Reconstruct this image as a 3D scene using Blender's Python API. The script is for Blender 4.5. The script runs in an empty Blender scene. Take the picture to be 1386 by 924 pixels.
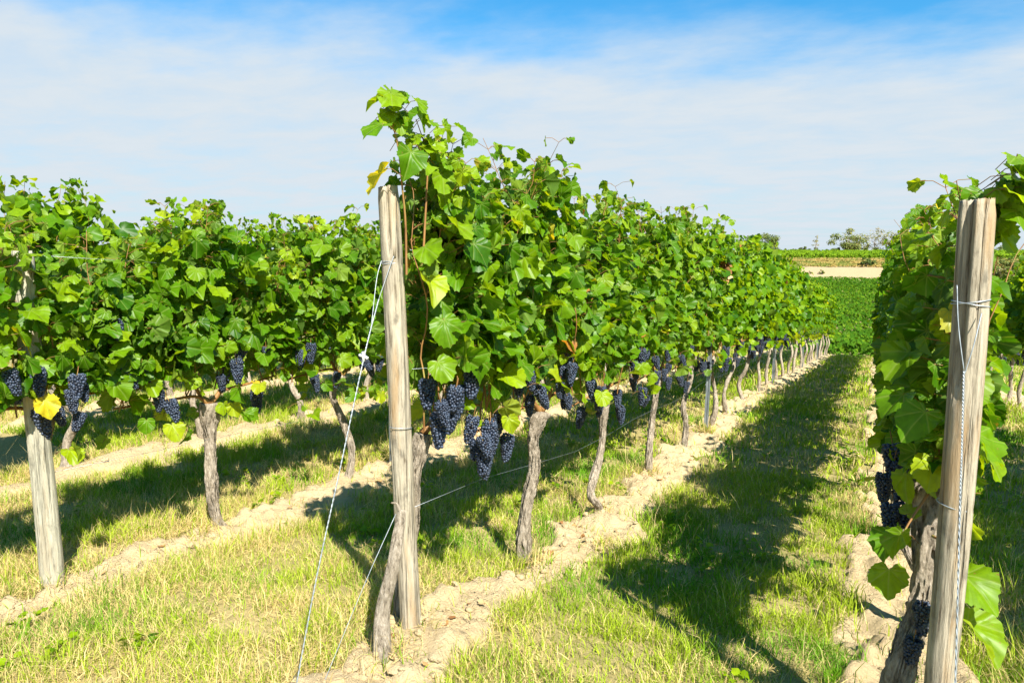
import bpy, math
import numpy as np
from mathutils import Vector

# ------------------------------------------------------------------ camera, sky, sun, exposure
S = bpy.context.scene
EYE = 1.80                                   # eye height above the datum
PITCH, YAW = math.radians(7.318), math.radians(27.566)
cd = bpy.data.cameras.new('camera'); cam = bpy.data.objects.new('camera', cd)
S.collection.objects.link(cam); S.camera = cam
cam.location = (0, 0, EYE); cam.rotation_euler = (math.pi/2 - PITCH, 0, YAW)
cd.sensor_width = 36; cd.lens = 24.675; cd.clip_start = 0.05; cd.clip_end = 6000
S.render.resolution_x, S.render.resolution_y = 1024, 682
S.view_settings.view_transform = 'Standard'; S.view_settings.look = 'None'
S.view_settings.exposure = 1.38; S.view_settings.gamma = 1.0; S.view_settings.use_curve_mapping = False

SUN_EL, SUN_A = math.radians(46), math.radians(52)
W = bpy.data.worlds.new('World'); S.world = W; W.use_nodes = True
nt = W.node_tree; nt.nodes.clear()
def N(tree, kind, **kw):
    n = tree.nodes.new(kind)
    for k, v in kw.items():
        if k.startswith('i_'):
            key = k[2:]; key = int(key) if key.isdigit() else key
            n.inputs[key].default_value = v
        else: setattr(n, k, v)
    return n
def L(tree, a, b): tree.links.new(a, b)
out = N(nt, 'ShaderNodeOutputWorld'); bg = N(nt, 'ShaderNodeBackground'); bg.inputs[1].default_value = 0.10
sky = N(nt, 'ShaderNodeTexSky', sky_type='NISHITA', sun_disc=False, sun_elevation=SUN_EL, sun_rotation=math.radians(128), air_density=1.0, dust_density=0.6, ozone_density=2.5)
tc = N(nt, 'ShaderNodeTexCoord'); sep = N(nt, 'ShaderNodeSeparateXYZ'); L(nt, tc.outputs['Generated'], sep.inputs[0])
# cloud sheet: direction projected on a high plane
zc = N(nt, 'ShaderNodeMath', operation='MAXIMUM', i_1=0.0); L(nt, sep.outputs[2], zc.inputs[0])
zp = N(nt, 'ShaderNodeMath', operation='ADD', i_1=0.10); L(nt, zc.outputs[0], zp.inputs[0])
dx = N(nt, 'ShaderNodeMath', operation='DIVIDE'); dy = N(nt, 'ShaderNodeMath', operation='DIVIDE')
L(nt, sep.outputs[0], dx.inputs[0]); L(nt, zp.outputs[0], dx.inputs[1]); L(nt, sep.outputs[1], dy.inputs[0]); L(nt, zp.outputs[0], dy.inputs[1])
cb = N(nt, 'ShaderNodeCombineXYZ'); L(nt, dx.outputs[0], cb.inputs[0]); L(nt, dy.outputs[0], cb.inputs[1])
mp = N(nt, 'ShaderNodeMapping'); mp.inputs['Rotation'].default_value = (0, 0, -YAW + 0.12); mp.inputs['Scale'].default_value = (0.75, 1.0, 1.0)
L(nt, cb.outputs[0], mp.inputs[0])
n1 = N(nt, 'ShaderNodeTexNoise'); n1.inputs['Scale'].default_value = 1.5; n1.inputs['Detail'].default_value = 9; n1.inputs['Roughness'].default_value = 0.58
L(nt, mp.outputs[0], n1.inputs[0])
n2 = N(nt, 'ShaderNodeTexNoise'); n2.inputs['Scale'].default_value = 2.6; n2.inputs['Detail'].default_value = 8; n2.inputs['Distortion'].default_value = 0.25; n2.inputs['Roughness'].default_value = 0.62
L(nt, mp.outputs[0], n2.inputs[0])
# haze + cloud cover falls with elevation, edge broken by the noise
ed = N(nt, 'ShaderNodeMath', operation='MULTIPLY_ADD', i_1=0.20, i_2=-0.10); L(nt, n1.outputs[0], ed.inputs[0])
ze = N(nt, 'ShaderNodeMath', operation='ADD'); L(nt, zc.outputs[0], ze.inputs[0]); L(nt, ed.outputs[0], ze.inputs[1])
vd = N(nt, 'ShaderNodeVectorMath', operation='DOT_PRODUCT'); vd.inputs[1].default_value = (math.cos(YAW), math.sin(YAW), 0); L(nt, tc.outputs['Generated'], vd.inputs[0])
ze2 = N(nt, 'ShaderNodeMath', operation='MULTIPLY_ADD', i_1=0.045); L(nt, vd.outputs['Value'], ze2.inputs[0]); L(nt, ze.outputs[0], ze2.inputs[2])
cov = N(nt, 'ShaderNodeMapRange', interpolation_type='SMOOTHSTEP'); L(nt, ze2.outputs[0], cov.inputs[0])
for i, v in ((1, 0.20), (2, 0.325), (3, 0.97), (4, 0.05)): cov.inputs[i].default_value = v
wsp = N(nt, 'ShaderNodeMapRange'); L(nt, n2.outputs[0], wsp.inputs[0])
for i, v in ((1, 0.30), (2, 0.72), (3, 0.90), (4, 1.10)): wsp.inputs[i].default_value = v
mul = N(nt, 'ShaderNodeMath', operation='MULTIPLY', use_clamp=True); L(nt, cov.outputs[0], mul.inputs[0]); L(nt, wsp.outputs[0], mul.inputs[1])
tintb = N(nt, 'ShaderNodeMix', data_type='RGBA', blend_type='MULTIPLY'); tintb.inputs[0].default_value = 1.0
L(nt, sky.outputs[0], tintb.inputs[6]); tintb.inputs[7].default_value = (0.12, 0.60, 0.78, 1)
ccol = N(nt, 'ShaderNodeMix', data_type='RGBA'); L(nt, n2.outputs[0], ccol.inputs[0])
ccol.inputs[6].default_value = (2.45, 2.85, 3.2, 1); ccol.inputs[7].default_value = (2.95, 3.2, 3.42, 1)
mx = N(nt, 'ShaderNodeMix', data_type='RGBA'); L(nt, mul.outputs[0], mx.inputs[0]); L(nt, tintb.outputs[2], mx.inputs[6]); L(nt, ccol.outputs[2], mx.inputs[7])
L(nt, mx.outputs[2], bg.inputs[0]); L(nt, bg.outputs[0], out.inputs[0])

sl = bpy.data.lights.new('sun', 'SUN'); so = bpy.data.objects.new('sun', sl); S.collection.objects.link(so)
sl.energy = 5.0; sl.angle = math.radians(0.53); sl.color = (1.0, 0.94, 0.84)
sd = Vector((-math.sin(SUN_A)*math.cos(SUN_EL), math.cos(SUN_A)*math.cos(SUN_EL), -math.sin(SUN_EL)))
so.rotation_euler = sd.to_track_quat('-Z', 'Y').to_euler(); so.location = (20, -20, 40)
S.cycles.max_bounces = 6; S.cycles.diffuse_bounces = 3; S.cycles.transmission_bounces = 4; S.cycles.glossy_bounces = 2
S.cycles.use_adaptive_sampling = True; S.cycles.use_denoising = True

# ------------------------------------------------------------------ noise and mesh helpers
def _h(i, j, s):
    n = (i*374761393 + j*668265263 + s*1442695041) & 0xffffffff
    n = ((n ^ (n >> 13))*1274126177) & 0xffffffff
    return ((n ^ (n >> 16)) & 0xffff)/65535.0
def vn(x, y, s=0):
    x = np.asarray(x, float); y = np.asarray(y, float)
    x, y = np.broadcast_arrays(x, y)
    xi = np.floor(x).astype(np.int64); yi = np.floor(y).astype(np.int64)
    fx = x - xi; fy = y - yi; fx = fx*fx*(3 - 2*fx); fy = fy*fy*(3 - 2*fy)
    a, b, c, d = _h(xi, yi, s), _h(xi+1, yi, s), _h(xi, yi+1, s), _h(xi+1, yi+1, s)
    return (a*(1-fx) + b*fx)*(1-fy) + (c*(1-fx) + d*fx)*fy
def fbm(x, y, s=0, o=4):
    t = 0; a = 0.5; n = 0
    for k in range(o):
        t = t + a*vn(np.asarray(x)*2**k, np.asarray(y)*2**k, s + k*17); n += a; a *= 0.5
    return t/n
def smooth(a, b, x):
    t = np.clip((np.asarray(x, float) - a)/(b - a), 0, 1); return t*t*(3 - 2*t)

def build(name, V, loops, sizes, mat, parent=None, shade=True, uv=None, tint=None, col=None, midx=None):
    V = np.asarray(V, np.float32); loops = np.asarray(loops, np.int32); sizes = np.asarray(sizes, np.int32)
    me = bpy.data.meshes.new(name)
    me.vertices.add(len(V)); me.vertices.foreach_set('co', V.ravel())
    me.loops.add(len(loops)); me.loops.foreach_set('vertex_index', loops)
    me.polygons.add(len(sizes)); st = np.concatenate(([0], np.cumsum(sizes)[:-1])).astype(np.int32)
    me.polygons.foreach_set('loop_start', st)
    me.polygons.foreach_set('use_smooth', np.full(len(sizes), shade))
    for m in (mat if isinstance(mat, (list, tuple)) else [mat]): me.materials.append(m)
    if midx is not None: me.polygons.foreach_set('material_index', np.asarray(midx, np.int32))
    if uv is not None:
        u = me.uv_layers.new(name='UVMap'); u.data.foreach_set('uv', np.asarray(uv, np.float32)[loops].ravel())
    if tint is not None:
        a = me.attributes.new('tint', 'FLOAT', 'POINT'); a.data.foreach_set('value', np.asarray(tint, np.float32))
    if col is not None:
        a = me.attributes.new('col', 'FLOAT_COLOR', 'POINT')
        c = np.ones((len(V), 4), np.float32); c[:, :3] = col; a.data.foreach_set('color', c.ravel())
    me.update(calc_edges=True); me.validate()
    o = bpy.data.objects.new(name, me); S.collection.objects.link(o)
    if parent is not None: o.parent = parent
    return o
class MB:
    """collects pieces of ONE mesh"""
    def __init__(s): s.V = []; s.L = []; s.Z = []; s.M = []; s.n = 0
    def add(s, V, loops, sizes, m=0):
        s.V.append(np.asarray(V, float)); s.L.append(np.asarray(loops, np.int64) + s.n); s.Z.append(np.asarray(sizes)); s.M.append(np.full(len(sizes), m)); s.n += len(V); return s
    def build(s, name, mat, parent=None, shade=True):
        return build(name, np.concatenate(s.V), np.concatenate(s.L), np.concatenate(s.Z), mat, parent, shade, midx=np.concatenate(s.M))
def tube(P, R, sides=8, disp=None, cap=True):
    P = np.asarray(P, float); n = len(P); R = np.broadcast_to(np.asarray(R, float), (n,))
    T = np.gradient(P, axis=0); T /= np.linalg.norm(T, axis=1)[:, None] + 1e-9
    ref = np.array([1., 0, 0]) if abs(T[:, 0]).mean() < 0.75 else np.array([0, 0, 1.])
    A = np.cross(T, ref); A /= np.linalg.norm(A, axis=1)[:, None] + 1e-9; B = np.cross(T, A)
    th = np.arange(sides)*2*np.pi/sides
    rr = R[:, None]*np.ones(sides)[None]
    if disp is not None: rr = rr*disp(th[None, :], np.linspace(0, 1, n)[:, None])
    V = P[:, None] + rr[:, :, None]*(np.cos(th)[None, :, None]*A[:, None] + np.sin(th)[None, :, None]*B[:, None])
    i, j = np.meshgrid(np.arange(n-1), np.arange(sides), indexing='ij'); j2 = (j+1) % sides
    q = np.stack([i*sides+j, i*sides+j2, (i+1)*sides+j2, (i+1)*sides+j], -1).reshape(-1)
    sz = [4]*((n-1)*sides); V = V.reshape(-1, 3)
    if cap:
        q = np.concatenate([q, np.arange(sides)[::-1], (n-1)*sides + np.arange(sides)]); sz += [sides, sides]
    return V, q, sz
def spline(P, n):
    """Catmull-Rom through P"""
    P = np.asarray(P, float); Q = np.vstack([2*P[0]-P[1], P, 2*P[-1]-P[-2]]); t = np.linspace(0, len(P)-1, n)
    k = np.minimum(t.astype(int), len(P)-2); u = (t-k)[:, None]
    a, b, c, d = Q[k], Q[k+1], Q[k+2], Q[k+3]
    return 0.5*(2*b + (c-a)*u + (2*a-5*b+4*c-d)*u*u + (3*b-a-3*c+d)*u**3)
def box(c, s):
    c = np.asarray(c, float); s = np.asarray(s, float)/2
    V = np.array([[x, y, z] for x in (-1, 1) for y in (-1, 1) for z in (-1, 1)])*s + c
    return V, [0,1,3,2, 4,6,7,5, 0,4,5,1, 2,3,7,6, 0,2,6,4, 1,5,7,3], [4]*6

def thing(name, label, cat, loc, group=None):
    o = bpy.data.objects.new(name, None); S.collection.objects.link(o); o.location = loc; o.empty_display_size = 0.1
    return tag(o, label, cat, group)
def tag(o, label=None, cat=None, group=None, kind=None):
    if label: o['label'] = label
    if cat: o['category'] = cat
    if group: o['group'] = group
    if kind: o['kind'] = kind
    return o
def copy_tree(src, loc, rz, sc, label, group):
    r = src.copy(); S.collection.objects.link(r); r.location = loc; r.rotation_euler = (0, 0, rz); r.scale = sc
    r['label'] = label; r['group'] = group
    for ch in list(src.children):
        c = ch.copy(); S.collection.objects.link(c); c.parent = r
        for g in list(ch.children):
            d = g.copy(); S.collection.objects.link(d); d.parent = c
    return r

# ------------------------------------------------------------------ materials
def mat(name):
    m = bpy.data.materials.new(name); m.use_nodes = True; t = m.node_tree; t.nodes.clear()
    o = N(t, 'ShaderNodeOutputMaterial'); return m, t, o
def ramp(t, fac, stops):
    r = N(t, 'ShaderNodeValToRGB'); e = r.color_ramp.elements
    while len(e) < len(stops): e.new(0.5)
    for k, (p, c) in enumerate(stops): e[k].position = p; e[k].color = (*c, 1)
    L(t, fac, r.inputs[0]); return r.outputs[0]
def noise(t, scale, vec=None, detail=6, rough=0.6, stretch=None):
    n = N(t, 'ShaderNodeTexNoise'); n.inputs['Scale'].default_value = scale; n.inputs['Detail'].default_value = detail; n.inputs['Roughness'].default_value = rough
    if vec is None: vec = N(t, 'ShaderNodeTexCoord').outputs['Object']
    if stretch:
        m = N(t, 'ShaderNodeMapping'); m.inputs['Scale'].default_value = stretch; L(t, vec, m.inputs[0]); vec = m.outputs[0]
    L(t, vec, n.inputs[0]); return n.outputs[0]
def mixc(t, f, a, b, blend='MIX'):
    m = N(t, 'ShaderNodeMix', data_type='RGBA', blend_type=blend)
    for k, v in ((0, f), (6, a), (7, b)):
        if hasattr(v, 'is_linked'): L(t, v, m.inputs[k])
        else: m.inputs[k].default_value = v if k == 0 else (*v, 1)
    return m.outputs[2]
def bump(t, h, strength, dist):
    b = N(t, 'ShaderNodeBump'); b.inputs['Strength'].default_value = strength; b.inputs['Distance'].default_value = dist; L(t, h, b.inputs['Height']); return b.outputs[0]
def principled(t, o, col, rough=0.8, normal=None, metal=0, spec=0.3):
    p = N(t, 'ShaderNodeBsdfPrincipled')
    if hasattr(col, 'is_linked'): L(t, col, p.inputs['Base Color'])
    else: p.inputs['Base Color'].default_value = (*col, 1)
    if hasattr(rough, 'is_linked'): L(t, rough, p.inputs['Roughness'])
    else: p.inputs['Roughness'].default_value = rough
    p.inputs['Metallic'].default_value = metal; p.inputs['Specular IOR Level'].default_value = spec
    if normal is not None: L(t, normal, p.inputs['Normal'])
    if o is not None: L(t, p.outputs[0], o.inputs[0])
    return p
M = {}
def leaf_mat(name, stops, veins=True, trans=0.41, rough=0.40, spec=0.20):
    m, t, o = mat(name)
    at = N(t, 'ShaderNodeAttribute', attribute_name='tint')
    c = ramp(t, at.outputs['Fac'], stops)
    mott = noise(t, 34.0, detail=3)
    mr = N(t, 'ShaderNodeMapRange'); L(t, mott, mr.inputs[0])
    for i, v in ((1, 0.3), (2, 0.7), (3, 0.82), (4, 1.15)): mr.inputs[i].default_value = v
    mm = N(t, 'ShaderNodeVectorMath', operation='SCALE'); L(t, c, mm.inputs[0]); L(t, mr.outputs[0], mm.inputs[3]); c = mm.outputs[0]
    nrm = None
    spn = noise(t, 55.0, detail=2); sm_ = N(t, 'ShaderNodeMapRange'); L(t, spn, sm_.inputs[0])
    for i, v in ((1, 0.69), (2, 0.73), (3, 0.0), (4, 0.8)): sm_.inputs[i].default_value = v
    c = mixc(t, sm_.outputs[0], c, (0.20, 0.13, 0.03))
    if veins:
        uvn = N(t, 'ShaderNodeTexCoord'); sp = N(t, 'ShaderNodeSeparateXYZ'); L(t, uvn.outputs['UV'], sp.inputs[0])
        ax = N(t, 'ShaderNodeMath', operation='ABSOLUTE'); L(t, sp.outputs[0], ax.inputs[0])
        best = None
        for ang in (90, 47, 8, -30):
            ca, sa = math.cos(math.radians(ang)), math.sin(math.radians(ang))
            a = N(t, 'ShaderNodeMath', operation='MULTIPLY', i_1=sa); L(t, ax.outputs[0], a.inputs[0])
            b = N(t, 'ShaderNodeMath', operation='MULTIPLY_ADD', i_1=-ca); L(t, sp.outputs[1], b.inputs[0]); L(t, a.outputs[0], b.inputs[2])
            d = N(t, 'ShaderNodeMath', operation='ABSOLUTE'); L(t, b.outputs[0], d.inputs[0])
            if best is None: best = d.outputs[0]
            else:
                mn = N(t, 'ShaderNodeMath', operation='MINIMUM'); L(t, best, mn.inputs[0]); L(t, d.outputs[0], mn.inputs[1]); best = mn.outputs[0]
        vm = N(t, 'ShaderNodeMapRange'); L(t, best, vm.inputs[0])
        for i, v in ((1, 0.006), (2, 0.03), (3, 0.5), (4, 0.0)): vm.inputs[i].default_value = v
        c = mixc(t, vm.outputs[0], c, (0.22, 0.30, 0.06))
        hb = N(t, 'ShaderNodeMapRange'); L(t, best, hb.inputs[0])
        for i, v in ((1, 0.0), (2, 0.09), (3, 0.0), (4, 1.0)): hb.inputs[i].default_value = v
        nrm = bump(t, hb.outputs[0], 0.5, 0.006)
    g = N(t, 'ShaderNodeNewGeometry')
    under = mixc(t, 0.40, c, (0.15, 0.21, 0.055))
    cc = N(t, 'ShaderNodeMix', data_type='RGBA'); L(t, g.outputs['Backfacing'], cc.inputs[0]); L(t, c, cc.inputs[6]); L(t, under, cc.inputs[7])
    p = principled(t, None, cc.outputs[2], rough, nrm, spec=spec)
    tr = N(t, 'ShaderNodeBsdfTranslucent')
    tcx = N(t, 'ShaderNodeMix', data_type='RGBA', blend_type='MULTIPLY'); tcx.inputs[0].default_value = 1; L(t, c, tcx.inputs[6]); tcx.inputs[7].default_value = (2.5, 2.0, 0.5, 1)
    L(t, tcx.outputs[2], tr.inputs[0])
    mxs = N(t, 'ShaderNodeMixShader'); mxs.inputs[0].default_value = trans; L(t, p.outputs[0], mxs.inputs[1]); L(t, tr.outputs[0], mxs.inputs[2])
    L(t, mxs.outputs[0], o.inputs[0]); return m
VINE = [(0.0, (0.030, 0.105, 0.002)), (0.38, (0.085, 0.200, 0.003)), (0.75, (0.215, 0.325, 0.004)), (0.9, (0.30, 0.35, 0.012)), (0.96, (0.62, 0.52, 0.03)), (1.0, (0.36, 0.16, 0.04))]
M['leaf'] = leaf_mat('vine_leaf', VINE)
M['leaf_far'] = leaf_mat('vine_leaf_far', VINE, veins=False)
M['field_leaf'] = leaf_mat('field_leaf', [(0, (0.020, 0.075, 0.004)), (0.6, (0.050, 0.125, 0.006)), (1, (0.14, 0.23, 0.010))], veins=False, trans=0.25, spec=0.05, rough=0.8)
M['tree_leaf'] = leaf_mat('tree_leaf', [(0, (0.06, 0.10, 0.025)), (0.5, (0.14, 0.18, 0.035)), (0.8, (0.23, 0.22, 0.06)), (1, (0.30, 0.25, 0.17))], veins=False, trans=0.2, spec=0.2, rough=0.6)

m, t, o = mat('grass_blade')
at = N(t, 'ShaderNodeAttribute', attribute_name='col')
d = principled(t, None, at.outputs['Color'], 0.6, spec=0.2)
tr = N(t, 'ShaderNodeBsdfTranslucent'); L(t, at.outputs['Color'], tr.inputs[0])
mxs = N(t, 'ShaderNodeMixShader'); mxs.inputs[0].default_value = 0.35; L(t, d.outputs[0], mxs.inputs[1]); L(t, tr.outputs[0], mxs.inputs[2]); L(t, mxs.outputs[0], o.inputs[0]); M['grass'] = m

m, t, o = mat('turf_ground')
n_ = noise(t, 1.6, detail=8); n2_ = noise(t, 26, detail=6)
c = mixc(t, n2_, ramp(t, n_, [(0.30, (0.13, 0.15, 0.03)), (0.55, (0.26, 0.22, 0.08)), (0.72, (0.40, 0.31, 0.16))]), (0.30, 0.235, 0.11), 'MIX')
principled(t, o, c, 0.95, bump(t, n2_, 0.7, 0.02), spec=0.1); M['ground'] = m

def soil(name, a, b, c3):
    m, t, o = mat(name)
    n_ = noise(t, 5, detail=8); n2_ = noise(t, 60, detail=8, rough=0.7)
    v = N(t, 'ShaderNodeTexVoronoi', feature='DISTANCE_TO_EDGE'); v.inputs['Scale'].default_value = 11; L(t, N(t, 'ShaderNodeTexCoord').outputs['Object'], v.inputs['Vector'])
    cr = N(t, 'ShaderNodeMapRange'); L(t, v.outputs[0], cr.inputs[0])
    for i, vv in ((1, 0.0), (2, 0.03), (3, 0.75), (4, 1.0)): cr.inputs[i].default_value = vv
    c = mixc(t, n2_, ramp(t, n_, [(0.3, a), (0.55, b), (0.75, c3)]), b)
    h = N(t, 'ShaderNodeMath', operation='ADD'); L(t, n2_, h.inputs[0])
    hm = N(t, 'ShaderNodeMath', operation='MULTIPLY', i_1=0.5); L(t, cr.outputs[0], hm.inputs[0]); L(t, hm.outputs[0], h.inputs[1])
    principled(t, o, c, 0.95, bump(t, h.outputs[0], 1.0, 0.025), spec=0.1); return m
M['soil'] = soil('pale_loess_soil', (0.42, 0.31, 0.165), (0.53, 0.41, 0.235), (0.60, 0.48, 0.295))
M['sand'] = soil('sand_bank_soil', (0.27, 0.20, 0.105), (0.34, 0.255, 0.145), (0.40, 0.31, 0.19))

m, t, o = mat('vine_bark')
nb = noise(t, 42, detail=8, rough=0.75, stretch=(1.3, 1.3, 0.42)); nc = noise(t, 9, detail=5)
c = mixc(t, nc, ramp(t, nb, [(0.36, (0.07, 0.055, 0.04)), (0.46, (0.27, 0.225, 0.165)), (0.62, (0.50, 0.43, 0.34))]), (0.30, 0.25, 0.18))
c = mixc(t, 0.7, c, ramp(t, nb, [(0.36, (0.07, 0.055, 0.04)), (0.46, (0.27, 0.225, 0.165)), (0.62, (0.50, 0.43, 0.34))]))
principled(t, o, c, 0.92, bump(t, nb, 1.0, 0.022), spec=0.15); M['bark'] = m
m, t, o = mat('vine_cane')
nb = noise(t, 30, detail=4, stretch=(1, 1, 0.3))
principled(t, o, ramp(t, nb, [(0.3, (0.14, 0.065, 0.022)), (0.55, (0.26, 0.13, 0.04)), (0.75, (0.20, 0.24, 0.05))]), 0.6, spec=0.3); M['cane'] = m

def wood(name, base, warm, dark):
    m, t, o = mat(name)
    g = noise(t, 60, detail=9, rough=0.7, stretch=(1, 1, 0.10)); b = noise(t, 17, detail=6, stretch=(1, 1, 0.10)); k = noise(t, 13, detail=5, stretch=(1, 1, 0.55)); s2 = noise(t, 34, detail=3, stretch=(1, 1, 0.025))
    c = ramp(t, g, [(0.34, dark), (0.46, base), (0.66, tuple(min(1, x*1.55) for x in base))])
    def mask(src, lo, hi, top):
        q = N(t, 'ShaderNodeMapRange'); L(t, src, q.inputs[0])
        for i, v in ((1, lo), (2, hi), (3, 0.0), (4, top)): q.inputs[i].default_value = v
        return q.outputs[0]
    c = mixc(t, mask(b, 0.52, 0.64, 0.65), c, warm)
    c = mixc(t, mask(k, 0.57, 0.68, 0.75), c, tuple(x*0.40 for x in base))
    c = mixc(t, mask(s2, 0.60, 0.68, 0.6), c, tuple(x*0.28 for x in base))
    h = N(t, 'ShaderNodeMath', operation='SUBTRACT'); L(t, g, h.inputs[0]); L(t, mask(s2, 0.58, 0.66, 0.8), h.inputs[1])
    principled(t, o, c, 0.85, bump(t, h.outputs[0], 1.0, 0.008), spec=0.2); return m
M['post'] = wood('weathered_post_wood', (0.295, 0.258, 0.19), (0.35, 0.225, 0.105), (0.10, 0.075, 0.045))
M['post_grey'] = wood('grey_post_wood', (0.33, 0.31, 0.235), (0.32, 0.26, 0.17), (0.13, 0.12, 0.09))
m, t, o = mat('galvanised_wire')
principled(t, o, ramp(t, noise(t, 40), [(0.3, (0.26, 0.29, 0.31)), (0.7, (0.46, 0.50, 0.53))]), 0.45, metal=0.5, spec=0.5); M['wire'] = m
m, t, o = mat('galvanised_steel')
principled(t, o, ramp(t, noise(t, 18, stretch=(1, 1, 0.3)), [(0.3, (0.20, 0.23, 0.25)), (0.7, (0.42, 0.46, 0.49))]), 0.45, metal=0.75, spec=0.5); M['steel'] = m
m, t, o = mat('blue_grape_skin')
nb = noise(t, 55, detail=4); gi = N(t, 'ShaderNodeNewGeometry')
fz = N(t, 'ShaderNodeMath', operation='MULTIPLY_ADD', i_1=0.45); L(t, gi.outputs['Random Per Island'], fz.inputs[0]); L(t, nb, fz.inputs[2])
principled(t, o, ramp(t, fz.outputs[0], [(0.38, (0.008, 0.010, 0.018)), (0.7, (0.019, 0.028, 0.050)), (0.95, (0.044, 0.062, 0.100))]), 0.42, spec=0.4); M['grape'] = m
m, t, o = mat('dry_leaf')
principled(t, o, ramp(t, N(t, 'ShaderNodeNewGeometry').outputs['Random Per Island'], [(0, (0.20, 0.095, 0.035)), (0.6, (0.32, 0.17, 0.06)), (1, (0.42, 0.30, 0.15))]), 0.8, spec=0.1); M['dry'] = m
m, t, o = mat('pale_plastic_clip'); principled(t, o, (0.7, 0.72, 0.7), 0.5); M['clip'] = m

# ------------------------------------------------------------------ terrain
GY = np.array([-2000, -60, -10, 0, 2, 2.5, 3.74, 5, 6.4, 8, 10.35, 13.4, 15.8, 20, 25.7, 30, 34, 38, 42, 60, 100, 140, 149.5, 155, 165, 168, 220, 260, 6000.])
GZ = np.array([-1.3, -1.3, -1.45, -1.70, -1.745, -1.785, -1.96, -2.065, -2.14, -2.21, -2.33, -2.56, -2.78, -3.2, -3.75, -4.15, -4.6, -5.5, -6.4, -7.6, -7.7, -6.5, -6.25, -3.3, -1.95, -1.9, -1.0, -1.0, -1.0])
_fy = np.arange(-70, 300, 0.1); _fz = np.interp(_fy, GY, GZ)
_k = np.ones(13)/13; _fz = np.convolve(np.pad(_fz, 6, 'edge'), _k, 'valid')
ROWS = {'B': -1.85, 'A': -3.92, 'Z': -5.97, 'Y': -8.02, 'C': 0.25, 'D': 2.33}
def gz(x, y):
    x = np.asarray(x, float); y = np.asarray(y, float)
    z = np.where((y > -70) & (y < 299), np.interp(y, _fy, _fz), np.interp(y, GY, GZ))
    z = z + 0.035*np.clip(-1.85 - x, 0, 6)*smooth(2, 5, y)*(1 - smooth(25, 40, y))
    z = z - 0.06*smooth(-2.6, -3.6, x)*(1 - smooth(2.6, 4.5, y))
    z = z + (fbm(x*0.9, y*0.9, 3, 3) - 0.5)*0.05*(1 - smooth(30, 60, y))
    return z + EYE
def strip_mask(x, y):
    """1 on the bare soil under the rows"""
    m = np.zeros(np.broadcast(x, y).shape)
    for k, X in ROWS.items():
        c = X + (-0.08 if k == 'C' else 0.10) + (fbm(np.asarray(y)*0.55, X*7.1 + 0*np.asarray(x), 11, 3) - 0.5)*0.16
        hw = 0.205 + (fbm(np.asarray(x)*2.6, np.asarray(y)*2.6, 5, 4) - 0.5)*0.52
        m = np.maximum(m, smooth(0.06, -0.04, np.abs(np.asarray(x) - c) - hw))
    return m*smooth(1.2, 1.9, np.asarray(y) + (fbm(np.asarray(x)*1.7, np.asarray(y)*1.7, 9, 2) - 0.5)*0.8)*(1 - smooth(33.5, 35, y))
def axis(lo, hi, step, far0, far1):
    a = list(np.arange(lo, hi + 1e-6, step)); s = step
    b = [hi]
    while b[-1] < far1: s *= 1.13; b.append(b[-1] + min(s, 400))
    s = step; c = [lo]
    while c[-1] > far0: s *= 1.13; c.append(c[-1] - min(s, 400))
    return np.array(sorted(c[1:]) + a + b[1:])
def sheet(name, xs, ys, zf, m):
    X, Y = np.meshgrid(xs, ys, indexing='ij'); V = np.stack([X, Y, zf(X, Y)], -1).reshape(-1, 3)
    n1, n2 = len(xs), len(ys); i, j = np.meshgrid(np.arange(n1-1), np.arange(n2-1), indexing='ij')
    q = np.stack([i*n2+j, (i+1)*n2+j, (i+1)*n2+j+1, i*n2+j+1], -1).reshape(-1)
    return build(name, V, q, [4]*((n1-1)*(n2-1)), m)
ysx = np.unique(np.concatenate([axis(-2, 36, 0.12, -1800, 36), np.arange(36.5, 230, 1.2), axis(231, 232, 2, 231, 5000)]))
tag(sheet('ground', axis(-10, 5, 0.12, -4000, 4000), ysx, lambda X, Y: gz(X, Y) - 0.02*strip_mask(X, Y), M['ground']), kind='structure')
def strip_z(X, Y):
    mk = strip_mask(X, Y)
    lump = (fbm(X*4.0, Y*4.0, 21, 3) - 0.42)*0.14 + np.maximum(fbm(X*11, Y*11, 33, 3) - 0.55, 0)*0.16 + (fbm(X*22, Y*22, 35, 3) - 0.5)*0.045
    return gz(X, Y) - 0.035 + mk*(0.055 + lump)
ye = np.concatenate([np.arange(1.2, 8, 0.025), np.arange(8, 16, 0.06), np.arange(16, 35.2, 0.12)])
for k, X in ROWS.items():
    yy = ye if k in 'ABC' else np.arange(1.2, 35.2, 0.08)
    tag(sheet('soil_strip', np.arange(X - 0.62, X + 0.62, 0.025 if k in 'ABC' else 0.05), yy, strip_z, M['soil']), kind='structure')

# sand bank face and dry grass verge beyond the valley field
def bank_z(X, Y): return gz(X, Y) + 0.04 + 0.25*(fbm(X*0.5, Y*0.5, 41, 4) - 0.3)*smooth(149.5, 152, Y)*(1 - smooth(155, 158, Y))
tag(sheet('sand_bank', np.arange(-60, 60.1, 0.7), np.arange(149.3, 157.6, 0.35), bank_z, M['sand']), kind='structure')

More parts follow.
